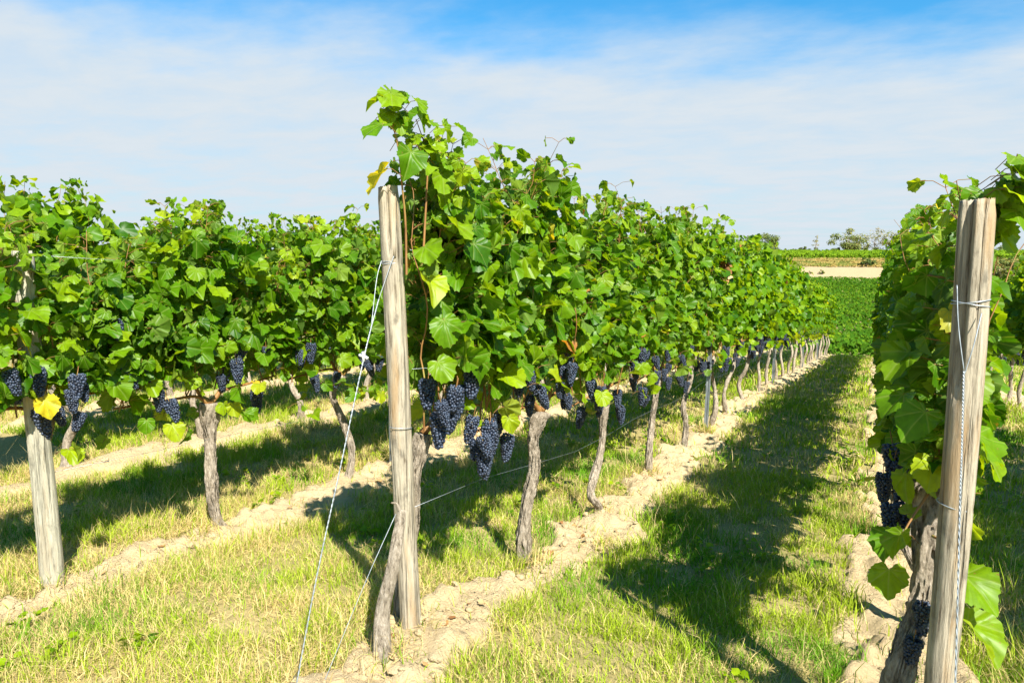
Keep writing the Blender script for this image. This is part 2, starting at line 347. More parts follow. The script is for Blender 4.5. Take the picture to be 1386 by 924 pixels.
# ------------------------------------------------------------------ grass (nobody could count it)
TUFTS = [(-1.83, 2.50, .07), (-1.80, 2.26, .07), (-1.82, 3.74, .06), (-1.85, 5.0, .05), (-1.85, 6.4, .05), (-3.9, 2.04, .06), (-3.92, 3.1, .05), (.25, 2.56, .08), (.13, 2.72, .06), (-1.2, 2.2, .06), (-1.55, 4.3, .06), (-2.3, 3.4, .06), (-3.2, 2.6, .07), (-2.9, 4.2, .07), (-1.8, 8.6, .06)]
def grass(seed=1):
    rg = np.random.default_rng(seed); VV = []; LL = []; ZZ = []; CC = []; base = 0
    for (x0, x1, y0, y1, dens, wk, hk) in ((-6.6, 2.3, 0.7, 3.8, 8200, 0.74, 1.0), (-9.5, 2.6, 3.8, 7, 4200, 0.95, 1.0), (-11.5, 4.2, 7, 14, 950, 1.9, 1.1), (-9, 5.5, 14, 37.5, 190, 4.2, 1.25)):
        n = int((x1-x0)*(y1-y0)*dens)
        x = rg.uniform(x0, x1, n); y = rg.uniform(y0, y1, n)
        for (tx, ty, tr) in TUFTS:                      # dry tufts the mower leaves at posts and trunk feet
            if x0 < tx < x1 and y0 < ty < y1:
                x = np.concatenate([x, tx + rg.normal(0, tr, 190)]); y = np.concatenate([y, ty + rg.normal(0, tr, 190)])
        tuft = np.arange(len(x)) >= n; n = len(x)
        # what the picture (and a step to either side) could see
        fx = x*math.cos(YAW) + y*math.sin(YAW); fd = -x*math.sin(YAW) + y*math.cos(YAW)
        ok = (np.abs(fx) < fd*0.95 + 0.7) & (fd > 0.9)
        sm = strip_mask(x, y)
        clump = fbm(x*4.5, y*4.5, 51, 3)
        ok &= rg.random(n) < np.where(tuft, 1, (1 - 0.955*sm)*(0.35 + 1.0*smooth(0.3, 0.6, clump)))
        x, y, sm, clump, tuft = x[ok], y[ok], sm[ok], clump[ok], tuft[ok]; n = len(x)
        dryn = fbm(x*1.3, y*1.3, 61, 4) + 0.20*(1 - smooth(1.7, 3.2, y + 0.15*x)) + 0.25*(fbm(x*5, y*5, 71, 2) - 0.5)
        edge = np.zeros(n)
        for X in ROWS.values(): edge = np.maximum(edge, np.exp(-((np.abs(x - X - 0.1) - 0.38)/0.14)**2))
        dryn = dryn + 0.02*edge
        dryn = dryn + 0.16*smooth(0.35, 0.7, x)*(1 - smooth(4, 6, y))
        pd = smooth(0.41, 0.72, dryn)*0.66 + 0.10
        dry = rg.random(n) < np.where(tuft, 0.85, pd)
        stalk = rg.random(n) < 0.03
        h = (0.042 + 0.088*clump**1.2)*(0.6 + 0.8*rg.random(n))*(1 + 0.7*edge*rg.random(n))*hk
        h = np.where(stalk, h*1.9, h)*np.where(tuft, 1.35, 1)*(1 + 0.5*smooth(0.35, 0.6, x)*(1 - smooth(4, 6, y)))
        lie = dry & (rg.random(n) < 0.55) & ~stalk
        wd = (0.0042 + 0.0036*rg.random(n))*wk; wd = np.where(dry, wd*0.75, wd); wd = np.where(stalk, wd*0.5, wd)
        az = rg.uniform(0, 2*np.pi, n); tilt = np.where(lie, rg.uniform(0.9, 1.45, n), np.abs(rg.normal(0.25, 0.25, n)))
        cv = rg.uniform(0.1, 0.9, n)
        rot = rg.uniform(0, 2*np.pi, n)
        side = np.stack([np.cos(rot), np.sin(rot), 0*rot], -1)*(wd/2)[:, None]
        def pt(f, a): return np.stack([np.cos(az)*np.sin(a)*h*f, np.sin(az)*np.sin(a)*h*f, np.cos(a)*h*f], -1)
        P0 = np.stack([x, y, gz(x, y) - 0.012 + 0.03*sm + np.where(lie, 0.012 + 0.02*rg.random(n), 0)], -1)
        P1 = P0 + pt(0.55, tilt); P2 = P1 + pt(0.5, np.minimum(tilt + cv, 1.75))
        V = np.stack([P0 - side, P0 + side, P1 + side*0.8, P1 - side*0.8, P2], 1).reshape(-1, 3)
        lp = (np.arange(n)*5)[:, None] + np.array([0, 1, 2, 3, 3, 2, 4])[None]
        g = rg.random((n, 1)); br = (0.7 + 0.6*rg.random((n, 1)))
        yel = smooth(0.20, 0.64, fbm(x*2.1, y*2.1, 81, 3))[:, None]
        green = (np.array([0.12, 0.29, 0.008])*(1 - yel) + np.array([0.32, 0.42, 0.020])*yel)*br
        straw = (np.array([0.74, 0.61, 0.27])*(1 - g) + np.array([0.52, 0.39, 0.14])*g)*(0.75 + 0.5*rg.random((n, 1)))
        c = np.where((dry | stalk)[:, None], straw, green)
        # green blades often have a dry tip, dry blades a green foot
        cc = np.repeat(c[:, None], 5, 1)
        VV.append(V); LL.append((lp + base).reshape(-1)); ZZ.append(np.tile([4, 3], n)); CC.append(cc.reshape(-1, 3)); base += len(V)
    return tag(build('grass', np.concatenate(VV), np.concatenate(LL), np.concatenate(ZZ), M['grass'], col=np.concatenate(CC)),
               'patchy green and straw yellow grass between the vine rows', 'grass', kind='stuff')
grass()

def ico(sub):
    import bmesh
    bm = bmesh.new(); bmesh.ops.create_icosphere(bm, subdivisions=sub, radius=1.0)
    V = np.array([v.co for v in bm.verts]); F = np.array([[v.index for v in f.verts] for f in bm.faces]); bm.free(); return V, F
ICO1, ICO2 = ico(1), ico(2)
def clods(seed=4):
    rg = np.random.default_rng(seed); b = MB()
    for k in 'BACZ':
        X = ROWS[k]; n = {'B': 1900, 'A': 900, 'C': 500, 'Z': 150}[k]
        y = 1.7 + rg.random(n)**1.6*(14 if k == 'B' else 8); x = X + (-0.08 if k == 'C' else 0.1) + rg.normal(0, 0.16, n)
        sm = strip_mask(x, y); z = strip_z(x, y)
        for i in range(n):
            if sm[i] < 0.35: continue
            r = 0.004 + 0.026*rg.random()**7
            Vv, F = ICO2 if r > 0.014 else ICO1
            d = 1 + 0.55*(vn(Vv[:, 0]*1.7 + i*3.1, Vv[:, 1]*1.7 + Vv[:, 2]*2.1 + i, 7) - 0.5)
            P = Vv*d[:, None]*r*np.array([rg.uniform(0.8, 1.5), rg.uniform(0.8, 1.5), rg.uniform(0.55, 0.9)])
            a = rg.uniform(0, 6.3); ca, sa = math.cos(a), math.sin(a)
            P = np.stack([P[:, 0]*ca - P[:, 1]*sa, P[:, 0]*sa + P[:, 1]*ca, P[:, 2]], -1) + [x[i], y[i], z[i] + r*0.1]
            b.add(P, F.ravel(), [3]*len(F))
    tag(b.build('soil_clods', M['soil'], shade=False), 'pale crumbled clods of dry soil lying under the vine rows', 'soil clods', kind='stuff')
clods()

# ------------------------------------------------------------------ vine leaves
HALF = [(0.0, 0.03), (0.05, -0.08), (0.14, -0.17), (0.24, -0.20), (0.33, -0.15), (0.42, -0.13), (0.45, -0.03), (0.54, 0.04), (0.52, 0.13), (0.57, 0.22), (0.525, 0.29), (0.59, 0.38), (0.555, 0.45),
        (0.57, 0.55), (0.49, 0.58), (0.45, 0.66), (0.37, 0.675), (0.35, 0.76), (0.26, 0.79), (0.20, 0.88), (0.10, 0.91), (0.0, 1.0)]
HALF_MID = [(0.0, 0.02), (0.16, -0.18), (0.36, -0.14), (0.54, 0.08), (0.54, 0.27), (0.58, 0.50), (0.46, 0.64), (0.33, 0.76), (0.17, 0.90), (0.0, 1.0)]
HALF_FAR = [(0.0, 0.02), (0.30, -0.16), (0.53, 0.14), (0.57, 0.50), (0.27, 0.74), (0.0, 1.04)]
def leaf_template(half, seed, ring):
    rg = np.random.default_rng(seed); h = np.array(half)
    h = h + rg.normal(0, 0.012, h.shape)*np.array([1, 1]); h[0, 0] = h[-1, 0] = 0
    left = h[1:-1][::-1]*np.array([-1, 1]) + rg.normal(0, 0.02, (len(h)-2, 2))*ring
    o = np.vstack([h, left]); n = len(o); c = np.array([0.0, 0.12])
    if ring:
        V2 = np.vstack([[c], c + (o - c)*0.5, o])
        loops = []; sizes = []
        for i in range(n):
            j = (i+1) % n
            loops += [0, 1+i, 1+j]; sizes.append(3)
            loops += [1+i, 1+n+i, 1+n+j, 1+j]; sizes.append(4)
    else:
        V2 = np.vstack([[c], o]); loops = []; sizes = []
        for i in range(n):
            loops += [0, 1+i, 1+(i+1) % n]; sizes.append(3)
    # loop order so that the upper side faces +Z
    x, y = V2[:, 0], V2[:, 1]
    fold = rg.uniform(-0.15, 0.40); droop = rg.uniform(-0.05, 0.5); cup = rg.uniform(-0.6, 0.45); tw = rg.uniform(-0.4, 0.4)
    z = fold*np.abs(x) - droop*np.maximum(y, 0)**2 - cup*x*x + tw*x*y
    r = np.hypot(x, y - 0.12); th = np.arctan2(y - 0.12, x)
    z = z + 0.10*np.sin(th*rg.integers(4, 7) + rg.uniform(0, 6))*r*r*2 + rg.normal(0, 0.008, len(x))*ring
    lp = np.array(loops); return np.stack([x, y, z], -1), lp, np.array(sizes), V2
T_NEAR = [leaf_template(HALF, s, True) for s in range(12)]
T_MID = [leaf_template(HALF_MID, 40+s, False) for s in range(6)]
T_FAR = [leaf_template(HALF_FAR, 80+s, False) for s in range(4)]
def place_leaves(T, P, Tip, Nrm, size, tint, rg):
    """instances of the leaf outlines merged into the arrays of one crown"""
    Tip = Tip/np.linalg.norm(Tip, axis=1)[:, None]
    X = np.cross(Tip, Nrm); X /= np.linalg.norm(X, axis=1)[:, None] + 1e-9; Z = np.cross(X, Tip)
    k = rg.integers(0, len(T), len(P)); VV = []; LL = []; ZZ = []; UU = []; TT = []; base = 0
    for q, (V, lp, sz, uv) in enumerate(T):
        m_ = k == q; n = m_.sum()
        if not n: continue
        R = np.stack([X[m_], Tip[m_], Z[m_]], -1)
        A = np.einsum('mij,vj->mvi', R, V)*size[m_][:, None, None] + P[m_][:, None]
        VV.append(A.reshape(-1, 3)); LL.append(((np.arange(n)*len(V))[:, None] + lp[None] + base).ravel()); ZZ.append(np.tile(sz, n))
        UU.append(np.tile(uv, (n, 1))); TT.append(np.repeat(tint[m_], len(V))); base += n*len(V)
    return np.concatenate(VV), np.concatenate(LL), np.concatenate(ZZ), np.concatenate(UU), np.concatenate(TT)

def crown(rg, edge, H, span, bottom, hw, nfill, size, extra=(), hero=(), nshoot=11, low=8, dense=1.0, ymin=None, clip=None):
    """shoots and leaf frames of one vine, local coordinates"""
    P = []; Tp = []; Nn = []; Sz = []; Ti = []; stems = []
    def leaf(node, az, s, tint, pet=None, up=0.35):
        o = np.array([math.cos(az), math.sin(az), 0]); pl = rg.uniform(0.04, 0.12) if pet is None else pet
        p = node + o*pl + np.array([0, 0, pl*up])
        if ymin is not None and p[1] < ymin + 0.5*s: return
        if clip is not None and clip(p, s): return
        stems.append((np.array([node, (node+p)/2 + [0, 0, 0.012], p]), 0.0016))
        P.append(p); Sz.append(s); Ti.append(tint)
        Tp.append(o*rg.uniform(0.15, 1.0) - np.array([0, 0, 1])*rg.uniform(0.0, 1.0) + rg.normal(0, 0.42, 3))
        Nn.append(o*rg.uniform(0.3, 0.9) + np.array([0, 0, 1])*rg.uniform(0.15, 0.9) + rg.normal(0, 0.42, 3))
    def tnt(f):
        v = 0.06 + 0.56*rg.random() + 0.22*f**3 + rg.normal(0, 0.08)
        v = min(max(v, 0), 0.86)
        if rg.random() < 0.004: v = rg.uniform(0.92, 0.975)
        if rg.random() < 0.003: v = 1.0
        return v
    ya = -span/2 if ymin is None else ymin + 0.04
    ys = np.linspace(ya, span/2, nshoot) + rg.normal(0, 0.03, nshoot)*(ymin is None)
    for y0 in ys:
        top = H - edge*(abs(y0)/(span/2))**2.4 + rg.normal(0, 0.05)
        zs = np.arange(0.98, top, 0.12); n = len(zs)
        wx = np.cumsum(rg.normal(0, 0.028, n)); wy = np.cumsum(rg.normal(0, 0.022, n))
        pts = np.stack([rg.normal(0, 0.05) + wx - np.linspace(0, 1, n)*wx.mean(), y0 + wy, zs], -1)
        bend = rg.normal(0, 0.07, 2); pts[-3:, 0] += bend[0]*np.array([0.15, 0.5, 1]); pts[-3:, 1] += bend[1]*np.array([0.15, 0.5, 1])
        pts = spline(pts, n*2); stems.append((pts, np.linspace(0.0048, 0.0015, len(pts))))
        s_ = 1 if rg.random() < 0.5 else -1
        for q in range(1, len(pts)):
            f = q/(len(pts)-1); s_ = -s_
            if pts[q, 2] < bottom - 0.12*rg.random(): continue
            if rg.random() > 0.9: continue
            az = (0 if s_ > 0 else math.pi) + rg.normal(0, 0.9)
            leaf(pts[q], az, size*(1.0 - 0.45*smooth(0.72, 1, f))*rg.uniform(0.55, 1.25), tnt(f))
            if f > 0.55:
                for _ in range(2): leaf(pts[q], az + math.pi/2 + rg.normal(0, 1.2), size*rg.uniform(0.4, 0.85), tnt(f), rg.uniform(0.03, 0.09))
            elif rg.random() < 0.5: leaf(pts[q], rg.uniform(0, 6.28), size*rg.uniform(0.5, 0.95), tnt(f))
    for q in range(int(nfill*dense)):
        y0 = rg.uniform(-span/2 - 0.05 if ymin is None else ymin, span/2 + 0.05); z = bottom + 0.02 + (H - 0.22 - (edge + 0.03)*(abs(y0)/(span/2))**2.2 - bottom)*rg.random()**1.05
        sx = 1 if rg.random() < 0.5 else -1; wv = 0.8 + 0.5*vn(y0*2.4 + 7, z*2.4, int(H*1000) % 97)
        x = sx*hw*wv*rg.uniform(0.25, 1.0)*(1 - 0.35*smooth(H-0.6, H, z))
        leaf(np.array([x - sx*0.05, y0, z]), (0 if sx > 0 else math.pi) + rg.normal(0, 0.75), size*rg.uniform(0.55, 1.35), tnt(0.3))
    for q in range(low):
        sx = 1 if rg.random() < 0.55 else -1
        leaf(np.array([sx*rg.uniform(0.02, hw), rg.uniform(-span/2 if ymin is None else ymin, span/2), bottom - rg.uniform(0.0, 0.34)]), (0 if sx > 0 else math.pi) + rg.normal(0, 0.8), size*rg.uniform(0.7, 1.15), (rg.uniform(0.80, 0.90) if rg.random() < 0.08 else min(tnt(0.2) + 0.15, 0.97)))
    for pts in hero:                                   # single long shoots that stand out of the row
        pts = spline(pts, 3*len(pts)); stems.append((pts, np.linspace(0.0055, 0.0018, len(pts))))
    for (p, s, tint, az) in extra:
        o = np.array([math.cos(az), math.sin(az), 0]); p = np.array(p, float)
        P.append(p); Sz.append(s*0.86); Ti.append(tint); stems.append((np.array([p - o*0.07 - [0, 0, 0.03], p - o*0.03, p]), 0.0016))
        Tp.append(o*0.6 - np.array([0, 0, rg.uniform(0.35, 0.9)]) + rg.normal(0, 0.2, 3)); Nn.append(o*0.75 + np.array([0, 0, 0.5]) + rg.normal(0, 0.18, 3))
    return [np.array(a) for a in (P, Tp, Nn, Sz, Ti)], stems

def weeds(seed=8):
    rg = np.random.default_rng(seed); PP = []; TP = []; NN = []
    for q in range(520):
        x = rg.uniform(-5.5, 1.8); y = 1.0 + 8*rg.random()**1.3
        if float(fbm(x*1.1, y*1.1, 88, 3)) < 0.46 or float(strip_mask(x, y)) > 0.7: continue
        for k in range(rg.integers(5, 12)):
            a = rg.uniform(0, 6.283); rr = rg.uniform(0.0, 0.05); px, py = x + math.cos(a)*rr, y + math.sin(a)*rr
            PP.append((px, py, float(gz(px, py)) + rg.uniform(0.02, 0.075))); TP.append((math.cos(a), math.sin(a), rg.uniform(-.1, .5))); NN.append((rg.normal(0, .3), rg.normal(0, .3), 1))
    n = len(PP); V, lp, sz, uv, tt = place_leaves(T_FAR, np.array(PP), np.array(TP), np.array(NN, float), rg.uniform(.018, .045, n), rg.uniform(.3, .85, n), rg)
    tag(build('weeds', V, lp, sz, M['leaf_far'], uv=uv, tint=tt), 'small broad leaved weeds growing in the grass lanes', 'weeds', kind='stuff')
weeds()

# ------------------------------------------------------------------ grape bunches
def bunch_mesh(seed, sub=2):
    rg = np.random.default_rng(seed); b = MB(); Vv, F = ICO2 if sub == 2 else ICO1
    Ln = rg.uniform(0.13, 0.175); pts = []
    tries = 0
    while len(pts) < (165 if sub == 2 else 90) and tries < 9000:
        tries += 1
        f = rg.random()**0.85; rad = 0.038*(1 - f)**0.5*(0.62 + 0.38*min(1, f*5 + 0.2)) + 0.007
        a = rg.uniform(0, 6.283); r = rad*(0.72 + 0.28*rg.random()**0.5)
        p = np.array([math.cos(a)*r, math.sin(a)*r, -0.03 - f*Ln])
        if all(np.sum((p-q)**2) > (0.0122 if sub == 2 else 0.0150)**2 for q in pts): pts.append(p)
    for p in pts:
        r = rg.uniform(0.0074, 0.0090)*(1 if sub == 2 else 1.25)
        b.add(Vv*r*np.array([1, 1, 1.06]) + p, F.ravel(), [3]*len(F), 0)
    k = MB(); k.add(*tube(spline([(0, 0, 0.03), (0.004, 0, 0), (0, 0.003, -0.05), (0, 0, -0.03 - Ln*0.8)], 10), 0.0022, 5))
    ms = []
    for o in (b.build('grape_bunch', M['grape']), k.build('stalk', M['cane'])): ms.append(o.data); bpy.data.objects.remove(o)
    return ms
B_NEAR = [bunch_mesh(100+i) for i in range(5)]
B_FAR = [bunch_mesh(200+i, 1) for i in range(3)]

# ------------------------------------------------------------------ one grapevine
def vine(X, y, seed, label, group, lod, H=2.5, span=1.32, bottom=1.2, hw=0.17, nfill=250, path=None, r0=0.029, bunches=(), nb=6, low=17,
         extra=(), hero=(), side=1, hb=(0.66, 1.12), dense=1.0, nshoot=13, size=0.100, ymin=None, clip=None, edge=0.36):
    rg = np.random.default_rng(seed); z0 = float(gz(X, y)); root = thing('grapevine', label, 'grapevine', (X, y, z0), group)
    if path is None:
        a = rg.normal(0, 0.05, (3, 2)); path = [(0, 0, -0.08), (a[0, 0], a[0, 1], 0.25), (a[1, 0], a[1, 1]*1.4, 0.52), (a[2, 0]*0.6, a[2, 1], 0.78), (0, 0, 0.93)]
    path = np.array(path, float); nr, ns = {0: (150, 56), 1: (40, 16), 2: (14, 8)}[lod]
    pts = spline(path, nr); f = np.linspace(0, 1, nr)
    R = r0*(1.0 + 0.55*np.exp(-f*9) - 0.22*f + 0.75*np.exp(-((f-0.96)/0.10)**2)) * (1 + 0.14*(vn(f*9 + seed, f*0, 3) - 0.5)*2)
    def dsp(th, ff):
        return 1 + 0.34*(fbm(np.cos(th)*1.3 + seed*1.7 + ff*2.4, np.sin(th)*1.3 + ff*9 + 0*th, seed, 3) - 0.5)*2 + 0.32*(fbm(np.cos(th)*4 + 9 + ff*2, np.sin(th)*4 + ff*5, seed+5, 3) - 0.5)*2 + 0.30*(fbm(np.cos(th)*6 + 20 + ff*6, np.sin(th)*6 + ff*30, seed+8, 3) - 0.5)*2 + 0.12*np.maximum(0, vn(np.cos(th)*5 + 40, np.sin(th)*5 + ff*14, seed+13) - 0.6)*4
    b = MB(); b.add(*tube(pts, R, ns, dsp)); head = path[-1]
    if lod == 0:                                       # loose strips of peeling bark
        for q in range(90):
            i0 = rg.integers(8, nr-26); ln = rg.integers(6, 22); a = rg.uniform(0, 6.283) + np.linspace(0, rg.normal(0, .25), ln); w_ = rg.uniform(.003, .008)
            lift = 1.06 + 0.22*np.abs(np.linspace(rg.uniform(-1, .2), rg.uniform(-.2, 1), ln))**2
            d_ = np.stack([np.cos(a), np.sin(a), 0*a], -1); t_ = np.stack([-np.sin(a), np.cos(a), 0*a], -1); c_ = pts[i0:i0+ln] + d_*(R[i0:i0+ln]*lift)[:, None]
            ww = (w_*np.sin(np.linspace(.35, 2.8, ln)))[:, None]; Vs = np.concatenate([c_ - t_*ww, c_ + t_*ww, c_ - d_*.004])
            k_ = np.arange(ln-1); fq = np.stack([k_, k_+1, ln+k_+1, ln+k_], -1); f2 = np.stack([ln+k_, ln+k_+1, 2*ln+k_+1, 2*ln+k_], -1); f3 = np.stack([2*ln+k_, 2*ln+k_+1, k_+1, k_], -1)
            b.add(Vs, np.concatenate([fq, f2, f3]).ravel(), [4]*(3*(ln-1)))
    b.build('trunk', M['bark'], root)
    # bent fruiting canes tied along the wire, left and right of the head
    c = MB()
    for s in ((-1, 1) if ymin is None else (1,)):
        c.add(*tube(spline([head - [0, 0, 0.03], head + [0, 0.10*s, 0.06], head + [0.02, 0.30*s, 0.08], (0, span*0.47*s if ymin is None or s > 0 else ymin, 0.99)], 12), np.linspace(0.013, 0.006, 12), 7))
        if lod < 2: c.add(*tube(spline([head, head + [0.02*s, 0.05*s, 0.05], head + [0.03*s, 0.09*s, 0.13]], 6), np.linspace(0.022, 0.009, 6), 7))
    c.build('cane', M['cane'], root)
    (P, Tp, Nn, Sz, Ti), stems = crown(rg, edge, H, span, bottom, hw, nfill, size, extra, hero, nshoot=nshoot, low=low, dense=dense, ymin=ymin, clip=clip)
    V, lp, sz, uv, tt = place_leaves([T_NEAR, T_MID, T_FAR][lod], P, Tp, Nn, Sz, Ti, rg)
    build('foliage', V, lp, sz, M['leaf'] if lod == 0 else M['leaf_far'], root, uv=uv, tint=tt)
    if lod < 2:
        st = MB()
        for p_, r_ in stems:
            if lod == 1 and len(p_) == 3: continue
            st.add(*tube(p_, r_, 5 if len(p_) > 3 else 3, cap=False))
        st.build('shoots', M['cane'], root)
    bl = [np.array(q, float) for q in bunches]
    for q in range(nb):
        bl.append(np.array([side*rg.uniform(0.02, 0.15), rg.uniform(-span*0.42, span*0.42), rg.uniform(*hb) + 0.1]))
    ms = B_NEAR if lod == 0 else B_FAR
    for q, p in enumerate(bl):
        me, sm = ms[(seed + q) % len(ms)]
        o = bpy.data.objects.new('grape_bunch', me); S.collection.objects.link(o); o.parent = root
        o.location = p; o.rotation_euler = (rg.normal(0, 0.2), rg.normal(0, 0.2), rg.uniform(0, 6.3)); k = rg.uniform(0.66, 0.98); o.scale = (k, k, k)
        if lod < 2: d = bpy.data.objects.new('stalk', sm); S.collection.objects.link(d); d.parent = o
    return root
def rel(X, y, pts, eye=True):
    z0 = float(gz(X, y)); return [(px - X, py - y, pz + (EYE if eye else 0) - z0) for px, py, pz in pts]

ORD = ['first', 'second', 'third', 'fourth', 'fifth', 'sixth', 'seventh', 'eighth', 'ninth', 'tenth', 'eleventh', 'twelfth']
GR = {'B': 'grapevines of the middle row', 'A': 'grapevines of the left row', 'Z': 'grapevines of the back left row', 'Y': 'grapevines of the farthest left row', 'C': 'grapevines of the right row', 'D': 'grapevines beyond the right row'}

# --- middle row, nearest vines
XB = ROWS['B']
yB = [2.62, 3.74, 5.05, 6.40, 7.73, 9.05, 10.35]
bunB = {0: [(-1.68, 2.68, -.60), (-1.70, 2.56, -.64), (-1.67, 2.80, -.53), (-1.66, 2.85, -.86), (-1.68, 2.98, -.82), (-1.66, 3.14, -.92), (-1.68, 2.95, -.99), (-1.72, 2.92, -.90), (-1.80, 2.62, -.55), (-1.75, 3.10, -.84), (-1.72, 2.90, -.78), (-1.70, 3.05, -.88), (-1.74, 3.00, -.96), (-1.66, 2.90, -.94), (-1.72, 3.20, -.82), (-1.70, 2.72, -.66), (-1.74, 2.62, -.70), (-1.66, 2.64, -.58), (-1.72, 2.78, -.60)],
        1: [(-1.68, 3.51, -.74), (-1.67, 3.99, -.72), (-1.67, 3.93, -.86), (-1.76, 3.45, -.66), (-1.72, 4.05, -.62), (-1.85, 3.60, -.70), (-1.70, 3.46, -.64), (-1.70, 3.90, -.78), (-1.72, 4.02, -.84), (-1.64, 3.96, -.66), (-1.74, 3.55, -.80)],
        2: [(-1.68, 4.55, -1.0), (-1.70, 4.62, -.92), (-1.74, 4.50, -.86), (-1.72, 5.4, -.85)],
        3: [(-1.68, 5.86, -.88), (-1.68, 5.49, -.76), (-1.68, 5.99, -1.02), (-1.72, 5.75, -.80), (-1.72, 6.5, -.9)],
        4: [(-1.68, 6.76, -.99), (-1.68, 7.2, -.94), (-1.7, 6.95, -1.0), (-1.68, 8.01, -.96)]}
heroB = [[(-1.80, 2.47, -.1), (-1.80, 2.47, .12), (-1.80, 2.45, .28), (-1.80, 2.43, .42), (-1.80, 2.39, .54), (-1.79, 2.41, .60)],
         [(-1.80, 2.60, .0), (-1.80, 2.63, .25), (-1.80, 2.64, .42), (-1.80, 2.56, .56)]]
_rx = np.random.default_rng(31)
exB = [((-1.80 + _rx.normal(0, .03), 2.40 + _rx.normal(0, .05), .58 + _rx.normal(0, .035)), _rx.uniform(.05, .10), _rx.uniform(.2, .8), _rx.uniform(-2.2, .6)) for _ in range(12)] + [((-1.80 + _rx.normal(0, .03), 2.62 + _rx.normal(0, .08), .47 + _rx.normal(0, .06)), _rx.uniform(.06, .11), _rx.uniform(.2, .8), _rx.uniform(-2.2, .6)) for _ in range(22)] + [((-1.78, 2.30, .50), .13, .35, -1.9), ((-1.78, 2.36, .63), .12, .6, -1.0), ((-1.82, 2.41, .655), .11, .5, -0.3), ((-1.80, 2.33, .60), .09, .7, -2.5), ((-1.76, 2.46, .41), .14, .3, -0.6), ((-1.825, 2.37, .335), .155, .945, -2.5),
       ((-1.78, 2.53, .63), .09, .5, -0.2), ((-1.78, 2.60, .57), .10, .45, 0.2), ((-1.78, 2.74, .56), .10, .5, 0.1), ((-1.78, 2.64, .47), .10, .7, -0.4), ((-1.76, 2.70, .34), .14, .55, -0.4), ((-1.80, 2.43, .55), .10, .55, -0.9),
       ((-1.74, 2.52, .02), .14, .5, -0.8), ((-1.74, 2.55, -.12), .15, .82, -0.5), ((-1.70, 2.60, -.30), .15, .4, -0.5), ((-1.68, 2.66, .12), .15, .6, -0.3), ((-1.70, 2.55, -.48), .13, .5, -0.6), ((-1.67, 3.12, -.62), .15, .75, -0.5), ((-1.70, 2.85, -.45), .14, .45, -0.5)]
labB = ['grapevine right behind the middle wooden post, tall wispy shoot rising above the post top',
        'second grapevine of the middle row, thick pale trunk with a dark charred looking head',
        'third grapevine of the middle row, slim trunk kinked at its foot on the soil bench',
        'fourth grapevine of the middle row, straight trunk between kinked trunk and first steel stake',
        'fifth grapevine of the middle row, slender trunk just left of the first steel stake',
        'sixth grapevine of the middle row, trunk hidden half behind the first steel stake',
        'seventh grapevine of the middle row, pale trunk bending over to the right']
pathB = [[(-.13, -.02, -.08), (-.12, .0, .2), (-.075, .03, .45), (-.05, .02, .72), (-.02, .05, .95)],
         [(0, 0, -.08), (-.015, -.01, .16), (.0, .0, .4), (.035, .035, .62), (.03, .03, .80), (.06, .07, .97)],
         [(0, 0, -.08), (.02, -.10, .10), (-.02, -.17, .22), (-.01, -.04, .42), (.01, .0, .65), (0, .0, .93)],
         [(0, 0, -.08), (.0, -.03, .25), (.0, .03, .5), (.02, .06, .75), (.02, .10, .95)],
         [(0, 0, -.08), (.01, .03, .25), (-.02, .02, .5), (.02, .10, .75), (.01, .14, .95)],
         None,
         [(0, 0, -.08), (-.04, -.12, .25), (-.02, -.06, .45), (.05, .10, .7), (.05, .35, .92)]]
HB = [2.30, 2.54, 2.50, 2.58, 2.64, 2.62, 2.62]
for i, y in enumerate(yB):
    vine(XB, y, 300+i, labB[i], GR['B'], 0 if i < 5 else 1, H=HB[i], path=pathB[i], r0=[.028, .036, .028, .029, .028, .028, .027][i], bunches=rel(XB, y, bunB.get(i, [])), nb=0 if i < 2 else (6 if i < 5 else 8),
         bottom=[1.22, 1.26, 1.22, 1.20, 1.18, 1.16, 1.16][i], extra=[((*rel(XB, y, [p])[0],), s, t_, a_) for p, s, t_, a_ in (exB if i == 0 else [])],
         hero=[rel(XB, y, h) for h in (heroB if i == 0 else [])], nfill=[380, 520, 500, 480, 440, 320, 320][i], span=1.18 if i == 0 else 1.28, hb=(0.72, 0.98), edge=[.28, .56, .62, .62, .60, .55, .55][i], ymin=-.03 if i == 0 else None)
# --- left row, nearest vines
XA = ROWS['A']; yA = [2.15, 3.10, 4.45, 5.75]
bunA = {0: [(-3.72, 1.84, -.55), (-3.74, 1.99, -.56), (-3.74, 2.19, -.62), (-3.78, 2.22, -.68), (-3.80, 1.90, -.6), (-3.74, 2.14, -.70)],
        1: [(-3.75, 2.45, -.62), (-3.75, 2.57, -.64), (-3.75, 2.71, -.86), (-3.77, 2.67, -.80), (-3.75, 3.49, -.64), (-3.75, 3.23, -.68), (-3.78, 2.43, -.36), (-3.80, 3.35, -.62)],
        2: [(-3.75, 3.80, -.70), (-3.75, 4.75, -.86), (-3.78, 3.86, -.74), (-3.75, 3.93, -.66)]}
labA = ['grapevine at the left picture edge, its trunk hidden behind the grey wooden post',
        'grapevine of the left row on a stout rough trunk standing nearest the grey post',
        'third grapevine of the left row, foliage hanging low beside the anchor wire',
        'fourth grapevine of the left row, seen behind the middle wooden post']
pathA = [[(-.15, .0, -.08), (-.14, .02, .3), (-.15, .0, .6), (-.1, .0, .93)], [(.06, .08, -.08), (.03, .02, .12), (.03, .0, .35), (.0, .03, .62), (.01, .04, .9)], None, None]
